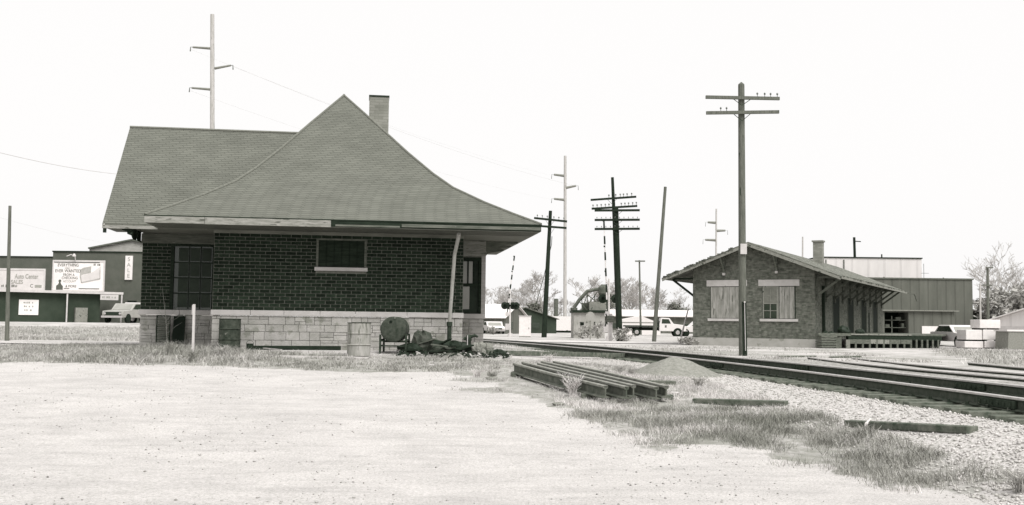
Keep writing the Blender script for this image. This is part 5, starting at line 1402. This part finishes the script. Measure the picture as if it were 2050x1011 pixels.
mb = MB(); a = px_pt(1207, 580, 90); mb.lathe((a.x, a.y, a.z - .9), [(.1, 0), (.4, .6), (.4, 1.1), (.15, 1.35)], 12); mb.build('cyclone', M['ductm'], t); MB().tube([px_pt(1149, 616, 90), px_pt(1149, 626, 90)], .3, 8).build('duct_inlet', M['ductm'], t)
mb = MB()
for (a_, b_) in (((1160, 604), (1176, 622)), ((1176, 588), (1165, 622)), ((1176, 590), (1196, 606)), ((1196, 584), (1180, 606)), ((1206, 590), (1206, 622))): mb.tube([px_pt(*a_, 89.8), px_pt(*b_, 89.8)], .045, 5)
mb.build('duct_frame', M['ductm'], t)
MB().box(px_pt(1165, 600, 91).x, px_pt(1182, 600, 91).x, 90.6, 91.4, zz(1175, 621, 91), zz(1175, 607, 91)).build('hopper', M['oldwood'], t)
mb = MB(); 
for pxk in (1165, 1176, 1190): mb.tube([px_pt(pxk, 590, 90.2), px_pt(pxk, 622, 90.2)], .04, 5)
mb.build('duct_support', M['oldwood'], t)
t = thing('round_sign', 'pale round sign on a thin post in front of the mill', 'sign', gpt(1183, 80)); q = gpt(1183, 80)
MB().tube([q, (q.x, q.y, 2.1)], .04, 6).build('sign_post', M['mound'], t); MB().lathe((q.x, q.y - .05, px_pt(1183, 633, 80).z), [(.34, 0), (.34, .02)], 20, axis=(0, -1, 0)).build('sign_disc', M['concrete'], t)
# long low white-roofed building
x0, x1 = bx(1206, 1420, 160); z0 = zz(1300, 634, 160); z1 = zz(1300, 621, 160)
t = thing('long_shed', 'long low building with a white roof beyond the parked trucks', 'shed', (x0, 160, gz(x0, 160)))
part('wall', M['siding_dark'], t, (x0, x1, 160, 172, 0, z0))
mb = MB(); mb.prism([(159.4, z0), (166, z1), (172.6, z0), (172.6, z0 + .15), (166, z1 + .15), (159.4, z0 + .15)], lambda u, v, d: (d, u, v), x0 - .4, x1 + .4); mb.build('roof', M['roof_white'], t)
for k in range(7): part('window', M['glass'], t, (x0 + 1.5 + k * 2.2, x0 + 2.6 + k * 2.2, 159.93, 160, 1.2, 1.9))
x0, x1 = bx(1244, 1300, 135)
t = thing('boat_shed', 'pale tent-like shed between the flatbed truck and the long low building', 'shed', (x0, 135, gz(x0, 135)))
mb = MB(); mb.prism([(x0, .3), (x1 + 1.5, .3), (x1 + 1.5, zz(1318, 648, 135)), ((x0 + x1) / 2 + .8, zz(1275, 632, 135)), (x0, zz(1244, 640, 135))], lambda u, v, d: (u, 135 + d, v), 0, 4); mb.build('wall', M['roof_white'], t)
mb = MB(); mb.box(x0, x1 + 1.5, 134.95, 135, zz(1275, 646, 135), zz(1275, 645, 135)); mb.build('wall_trim', M['oldwood'], t)
# tall chimney-like stump
q = px_pt(1113, 640, 170); mb = MB().tube([(q.x, 170, .4), (q.x, 170, zz(1113, 598, 170))], .35, 10); o = mb.build('flue_stack', M['oldwood']); tag(o, 'short dark flue stack behind the white trailer', 'flue stack')

# ================================================================== STORE AT THE LEFT
YS = 97; gs = 1.15
def X_(px, Y): return (px - 1025) / F_PX * Y
st = thing('store_building', 'dark flat-roofed store behind the roadside signs at the left', 'store', (X_(105, YS), YS, gs))
xa, xb, xc = X_(-70, YS), X_(105, YS), X_(330, YS)
part('wall', M['store_wall'], st, (xa, xb, YS, YS + 12, .6, zz(60, 515, YS))); part('tall_wall', M['store_wall'], st, (xb, xc, YS - .05, YS + 12, .6, zz(150, 505, YS)))
part('roof_trim', M['darkwood'], st, (xa, xb, YS - .08, YS + 12, zz(60, 515, YS), zz(60, 515, YS) + .10), (xb - .05, xc, YS - .13, YS + 12.1, zz(150, 505, YS), zz(150, 505, YS) + .12))
a0, a1 = X_(258, YS), X_(276, YS); part('window', M['black'], st, (a0, a1, YS - .1, YS - .04, zz(265, 612, YS), zz(265, 602, YS)))
# low front building with a pale top edge
A_ = Vector((X_(-70, 85), 85, 0)); B_ = Vector((X_(248, 92), 92, 0)); ang = math.atan2(B_.y - A_.y, B_.x - A_.x); LEN = (B_ - A_).length
lf = thing('low_store', 'low dark store building with a pale edged flat roof below the signs', 'store', (A_.x, A_.y, 0), ang)
zt = 3.72
MB().box(0, LEN - 1.8, .4, 5.5, .5, zt).build('wall', M['store_low'], lf, local=True)
MB().box(0, LEN, -.1, 5.0, zt, zt + .20).build('roof_edge', M['offwhite'], lf, local=True)
for xx in (LEN - .1, lerp(0, LEN, .632)): MB().box(xx - .06, xx + .05, -.05, .05, .8, zt).build('canopy_post', M['offwhite'], lf, local=True)
def lx(px):      # along the front for a photo column
    r = (px - 1025) / F_PX; ux, uy = math.cos(ang), math.sin(ang); return (r * A_.y - A_.x) / (ux - r * uy)
MB().box(lx(42), lx(81.5), .33, .395, zz(60, 630.5, 88), zz(60, 600, 88)).build('poster', M['signboard'], lf, local=True)
MB().box(lx(154), lx(178), -.1, .39, zz(166, 646, 90), zz(166, 616, 90)).build('cooler_cabinet', M['verge'], lf, local=True)
zsg = zz(220, 601, 92)
MB().box(lx(202), lx(238), -.16, -.11, zsg, zsg + .46).build('canopy_sign', M['offwhite'], lf, local=True)
def marks(name, m, parent, x0, x1, y, z, h, local=True):     # lettering too faint to read: a broken row of small strokes
    rr = random.Random(int(abs(x0 * 10 + z * 100))); mb = MB(); x = x0
    while x < x1 - .06:
        w = rr.uniform(.05, .13); mb.box(x, min(x + w, x1), y - .008, y, z + rr.uniform(0, h * .2), z + h * rr.uniform(.75, 1)); x += w + rr.choice((.04, .05, .16))
    return mb.build(name, m, parent, local=local)
marks('faded_lettering', M['ink_pale'], lf, lx(205), lx(235), -.16, zsg + .14, .2)
for k in range(3): marks('faded_lettering', M['ink_pale'], lf, lx(51 + k), lx(72 - k), .33, zz(60, 608 + 7.5 * k, 88), .16)
# pale gabled roof behind
Y = 112; mb = MB(); zr0, zr1 = zz(177, 498, Y), zz(262, 481, Y)
t = thing('gabled_building', 'pale gabled building rising behind the dark store', 'building', (X_(177, Y), Y, gs))
mb.prism([(X_(177, Y), .5), (X_(360, Y), .5), (X_(360, Y), zz(360, 500, Y)), (X_(262, Y), zr1), (X_(177, Y), zr0)], lambda u, v, d: (u, d, v), Y, Y + 14); mb.build('wall', M['siding_pale'] if False else M['concrete'], t)
mb = MB(); mb.beam((X_(176, Y), Y - .1, zr0 + .05), (X_(262, Y), Y - .1, zr1 + .05), .3, .16); mb.beam((X_(262, Y), Y - .1, zr1 + .05), (X_(360, Y), Y - .1, zz(360, 500, Y)), .3, .16); mb.build('roof_trim', M['oldwood'], t)
# signs
def signthing(name, label, px0, px1, py0, py1, Y, m, frame=None, posts=True, dz=.12):
    x0, x1 = X_(px0, Y), X_(px1, Y); z0, z1 = zz((px0 + px1) / 2, py1, Y), zz((px0 + px1) / 2, py0, Y)
    t = thing(name, label, 'sign', ((x0 + x1) / 2, Y, z0))
    MB().box(x0, x1, Y, Y + dz, z0, z1).build('sign_panel', M[m], t)
    if frame:
        f_ = .10; MB().box(x0 - f_, x1 + f_, Y - .03, Y + dz, z1, z1 + f_ * 1.6).box(x0 - f_, x1 + f_, Y - .03, Y + dz, z0 - f_, z0).box(x0 - f_, x0, Y - .03, Y + dz, z0, z1).box(x1, x1 + f_, Y - .03, Y + dz, z0, z1).build('sign_frame', M[frame], t)
    if posts:
        mb = MB()
        for k in (.15, .5, .85): xx = lerp(x0, x1, k); mb.box(xx - .06, xx + .06, Y + dz, Y + dz + .1, 3.7, z1 - .1)
        mb.build('sign_post', M['oldwood'], t)
    return t, x0, x1, z0, z1
t, x0, x1, z0, z1 = signthing('roof_sign', 'wide faded sign reading Auto Center SALES on the store roof, left of the billboard', -14, 88, 541, 582, 91.5, 'signboard_grey', 'offwhite')
W_ = x1 - x0; lc = M['ink_pale']
text('Auto Center', .56, lc, t, (.72, -.01, (z1 - z0) * .60), sx=.70, bold=.008)
text('SALES', .48, lc, t, (-.1, -.01, (z1 - z0) * .34), sx=.85, bold=.008)
text('C', .42, M['ink'], t, (1.2, -.01, .30)); MB().box(x0 + W_ * .83, x0 + W_ * .965, 91.49 - .0, 91.5, z0 + .28, z0 + .52).build('sign_band', lc, t)
marks('dark_lettering', M['ink'], t, x0 + .1, x0 + 2.2, 91.499, z0 + .28, .26, False)
t, x0, x1, z0, z1 = signthing('billboard', 'white billboard reading EVERYTHING YOU EVER WANTED FROM A CHECKING ACCOUNT, with a lamp on top', 107, 207, 524.5, 581, 92.5, 'signboard', 'offwhite')
W_, H_ = x1 - x0, z1 - z0
for s, u, v, sz_ in (('EVERYTHING', .29, .84, .36), ('YOU', .27, .745, .22), ('EVER WANTED', .29, .63, .38), ('FROM A', .31, .50, .32), ('CHECKING', .33, .39, .32), ('ACCOUNT', .33, .28, .26), ('& MORE', .36, .10, .30)):
    text(s, sz_, M['ink_pale'] if sz_ < .3 else M['ink'], t, ((u - .5) * W_, -.012, v * H_), sx=.88)
marks('faded_lettering', M['ink'], t, x0 + .80 * W_, x0 + .97 * W_, 92.499, z0 + .87 * H_, .2, False)
def flat(name, m, pts, off): 
    mb = MB(); mb.prism([(x0 + u * W_, z0 + v * H_) for u, v in pts], lambda u, v, d: (u, d, v), 92.5 - off, 92.499 - off + .004); return mb.build(name, M[m], t)
M['inkgrey'] = mat('printed_grey', .3, .42, 4, .8)
flat('printed_picture', 'inkgrey', [(.53, .50), (.53, .73), (.60, .80), (.75, .85), (.75, .62), (.60, .56)], .008)
flat('printed_picture', 'signboard_grey', [(.55, .38), (.58, .26), (.93, .38), (.95, .86), (.90, .80), (.76, .62), (.56, .52)], .006)
mb = MB()
for (a, b) in (((.54, .5), (.57, .27)), ((.57, .27), (.94, .42)), ((.94, .42), (.93, .75))): mb.beam((x0 + a[0] * W_, 92.485, z0 + a[1] * H_), (x0 + b[0] * W_, 92.485, z0 + b[1] * H_), .02, .09)
mb.build('printed_outline', M['inkgrey'], t)
flat('printed_portrait', 'store_wall', [(.065, .01), (.20, .01), (.20, .14), (.165, .20), (.15, .27), (.165, .32), (.15, .37), (.12, .37), (.105, .32), (.12, .26), (.10, .2), (.065, .15)], .010)
MB().box(x0 + .03, x1 - .35, 92.47, 92.5, z1 - .06, z1 - .0).box(x0 + W_ * .52, x1 - W_ * .07, 92.47, 92.5, z0 + .12, z0 + .17).box(x0 + W_ * .22, x0 + W_ * .33, 92.47, 92.5, z0 + .13, z0 + .17).build('printed_line', M['dark'], t)
xx = lerp(x0, x1, .44); mb = MB(); mb.tube([(xx, 92.4, z1 + .15), (xx, 92.2, z1 + .6), (xx + .05, 91.9, z1 + .68)], .04, 6); mb.tube([(xx, 92.3, z1 + .5), (xx - .25, 92.0, z1 + .62), (xx - .5, 91.7, z1 + .45)], .035, 6); mb.lathe((xx + .08, 91.9, z1 + .45), [(.16, 0), (.14, .12), (.05, .25)], 10); mb.build('sign_lamp', M['offwhite'], t)
t, x0, x1, z0, z1 = signthing('wall_sign', 'narrow upright white SALE sign on the store wall beside the depot', 250, 264.5, 512, 560, 96.8, 'signboard', None, False)
for k, ch_s in enumerate('SALE'): text(ch_s, .5, M['ink_pale'], t, (0, -.01, (z1 - z0) * (.78 - .23 * k)))

# ================================================================== TREES
def branch(segs, tips, p, d, L, r, depth, rr, maxd):
    n = 3; q = Vector(p); dd = Vector(d); pts = [q.copy()]
    for i in range(n):
        dd = (dd + Vector((rr.uniform(-1, 1), rr.uniform(-1, 1), rr.uniform(-.3, .6))) * .16).normalized(); q = q + dd * L / n; pts.append(q.copy())
    segs.append((pts, [r * (1 - .45 * i / n) for i in range(n + 1)], depth))
    if depth >= maxd: tips.append(q); return
    nb = rr.choice((2, 3, 3)) if depth else rr.choice((4, 5))
    for k in range(nb):
        s = rr.uniform(.45, 1.0) if k else 1.0; i = min(int(s * n), n - 1); bp = pts[i].lerp(pts[i + 1], s * n - i if s < 1 else 1)
        ax = Vector((rr.uniform(-1, 1), rr.uniform(-1, 1), rr.uniform(-.1, .3))).normalized()
        nd = (dd * rr.uniform(.7, 1.1) + ax * rr.uniform(.5, .95)).normalized()
        branch(segs, tips, bp, nd, L * rr.uniform(.58, .78), r * .52, depth + 1, rr, maxd)
def bare_tree(label, c, h, seed, maxd=5, r=None, group=None, m='twig', rt=.012):
    rr = random.Random(seed); segs = []; tips = []
    branch(segs, tips, Vector(c) - Vector((0, 0, .2)), Vector((rr.uniform(-.05, .05), 0, 1)), h * .36, r or h * .018, 0, rr, maxd)
    t = thing('bare_tree', label, 'tree', c, 0, group)
    mt, mc = MB(), MB()
    for pts, rad, dep in segs:
        if dep <= 1: mt.tube(pts, rad, 6, caps=False)
        else: mc.tube(pts, [max(q, rt) for q in rad], 3, caps=False)
    mt.build('trunk', M['bark'], t, recalc=False); mc.build('crown', M[m], t, recalc=False); return t
protos = [bare_tree('bare tree right of the depot corner, behind the low house', gpt(985, 185), 9.5, 3, 7, rt=.022, group='bare trees on the horizon')]
protos.append(bare_tree('bare tree left of the signal lamps on the horizon', gpt(1010, 190), 7.5, 5, 7, rt=.022, group='bare trees on the horizon'))
protos.append(bare_tree('rounded bare tree above the feed mill', gpt(1178, 170), 10.5, 12, 7, rt=.022, group='bare trees on the horizon'))
spots = [(1040, 195, 1.0, 'bare tree behind the signal cabinet'), (1065, 180, .95, 'bare tree between the signal cabinet and the leaning telegraph pole'), (1085, 175, 1.1, 'bare tree behind the leaning telegraph pole'),
         (1110, 190, .8, 'low bare tree behind the flue stack'), (1205, 178, .95, 'bare tree behind the second crossing signal'), (1252, 185, 1.0, 'bare tree right of the crossed poles'),
         (1268, 175, 1.15, 'tall bare tree left of the thin far pole'), (1290, 180, 1.1, 'tall bare tree right of the thin far pole'), (1322, 190, .9, 'bare tree behind the leaning bare pole'), (1345, 200, .8, 'low bare tree left of the evergreens beside the freight house'), (1232, 200, .7, 'small bare tree behind the crossed poles')]
for k, (px, Y, s, lab) in enumerate(spots): dup(protos[k % 3], gpt(px, Y), random.uniform(0, 6), lab, s)
big = bare_tree('tall bare tree at the right edge above the garage roof', gpt(2038, 122), 11.5, 21, 6, rt=.022, group='bare trees at the right edge')
dup(big, gpt(2003, 128), 2.0, 'bare tree just right of the bracketed utility pole', .85); dup(big, gpt(2085, 118), 4.0, 'bare tree cut by the right edge of the frame', .95)
def leafy(label, c, w, h, n, m, seed, name='evergreen_tree', cat='tree', group=None, cone=False, leaf=.3):
    rs_ = np.random.RandomState(seed); t = thing(name, label, cat, c, 0, group)
    MB().tube([Vector(c) - Vector((0, 0, .1)), Vector(c) + Vector((0, 0, h * .8))], [w * .06, w * .02], 6).build('trunk', M['bark'], t)
    cl = rs_.rand(26, 3) * [6.283, 1, 1]; P = []
    for a, u, v in cl:
        z = h * (.12 + .82 * u); rmax = w / 2 * ((1 - u) ** .8 if cone else math.sin(math.pi * (.12 + .8 * u)) ** .6); r_ = rmax * v ** .5
        q = rs_.randn(n // 26, 3) * [w * .09, w * .09, h * .06]; P.append(q + [r_ * math.cos(a), r_ * math.sin(a), z])
    P = np.concatenate(P); k = len(P); d1 = rs_.randn(k, 3) * leaf * .5; d2 = rs_.randn(k, 3) * leaf * .5
    v = np.stack([P - d1, P + d2, P + d1], 1).reshape(-1, 3); v[:, 2] = np.maximum(v[:, 2], .02)
    o = np_mesh('crown', v, np.arange(3 * k).reshape(-1, 3), M[m]); o.parent = t; return t
for k, (px, Y, w, h, cone, lab) in enumerate(((1352, 190, 5, 5.2, True, 'pointed evergreen left of the freight house'), (1372, 185, 6, 4.6, False, 'dark rounded evergreen beside the freight house corner'), (1338, 200, 5, 3.6, False, 'low evergreen behind the parked trucks'),
                                          (1068, 170, 4.5, 4.6, True, 'grey-green evergreen right of the signal cabinet'), (1186, 160, 4.5, 4.2, False, 'dark bush around the conveyor duct of the mill'), (1212, 170, 3.2, 6.5, False, 'tall evergreen behind the second crossing signal'))):
    leafy(lab, gpt(px, Y), w, h, 2600, 'scrub' if 'bush' in lab else 'leafmid', 50 + k, group='evergreens on the horizon', cone=cone) if 'leafmid' in M else None
for k, (px, Y, w, h) in enumerate(((2000, 105, 5, 4.3), (2018, 108, 6, 5.2), (2045, 104, 6, 5.5), (2075, 106, 6, 5.0))):
    leafy(('scrubby bush behind the garage roof, leftmost', 'scrubby bush behind the garage roof, second from the left', 'tall scrubby bush behind the garage roof at the frame edge', 'scrubby bush cut off by the right frame edge')[k],
          gpt(px, Y), w, h, 3000, 'scrub', 80 + k, 'bush', 'bush', 'scrub behind the garage', leaf=.28)
# far wood along the horizon: one mass of twigs
rs_ = np.random.RandomState(9); n = 60000
X = -260 + 560 * rs_.rand(n); Y = 260 + 60 * rs_.rand(n); top = 2.2 + 4.5 * vnoise(X, Y * .3, 16) + 2.0 * vnoise(X, Y, 4)
z = .2 + top * rs_.rand(n) ** 1.2; d = rs_.randn(n, 3) * [.25, .25, .9]; w = rs_.randn(n, 3) * .10
P = np.stack([X, Y, z], 1); v = np.stack([P - d, P + w, P + d], 1).reshape(-1, 3)
o = np_mesh('distant_wood', v, np.arange(3 * n).reshape(-1, 3), M['scrub']); tag(o, 'grey leafless wood along the far horizon', None, None, 'stuff')
# small shrubs at the foot of the mill and signals
for k, (px, Y, h, lab) in enumerate(((1168, 84, 1.3, 'grey shrub at the left foot of the mill'), (1198, 84, 1.6, 'grey shrub before the mill wall'), (1250, 71.5, 1.1, 'dark shrub at the foot of the crossed poles'), (990, 108, 1.0, 'dark shrub right of the depot corner'), (1380, 62, .5, 'low weed patch left of the freight house foundation'))):
    leafy(lab, gpt(px, Y), 1.3, h * .85, 500, 'scrub', 120 + k, 'shrub', 'shrub', 'shrubs near the crossing', leaf=.12)
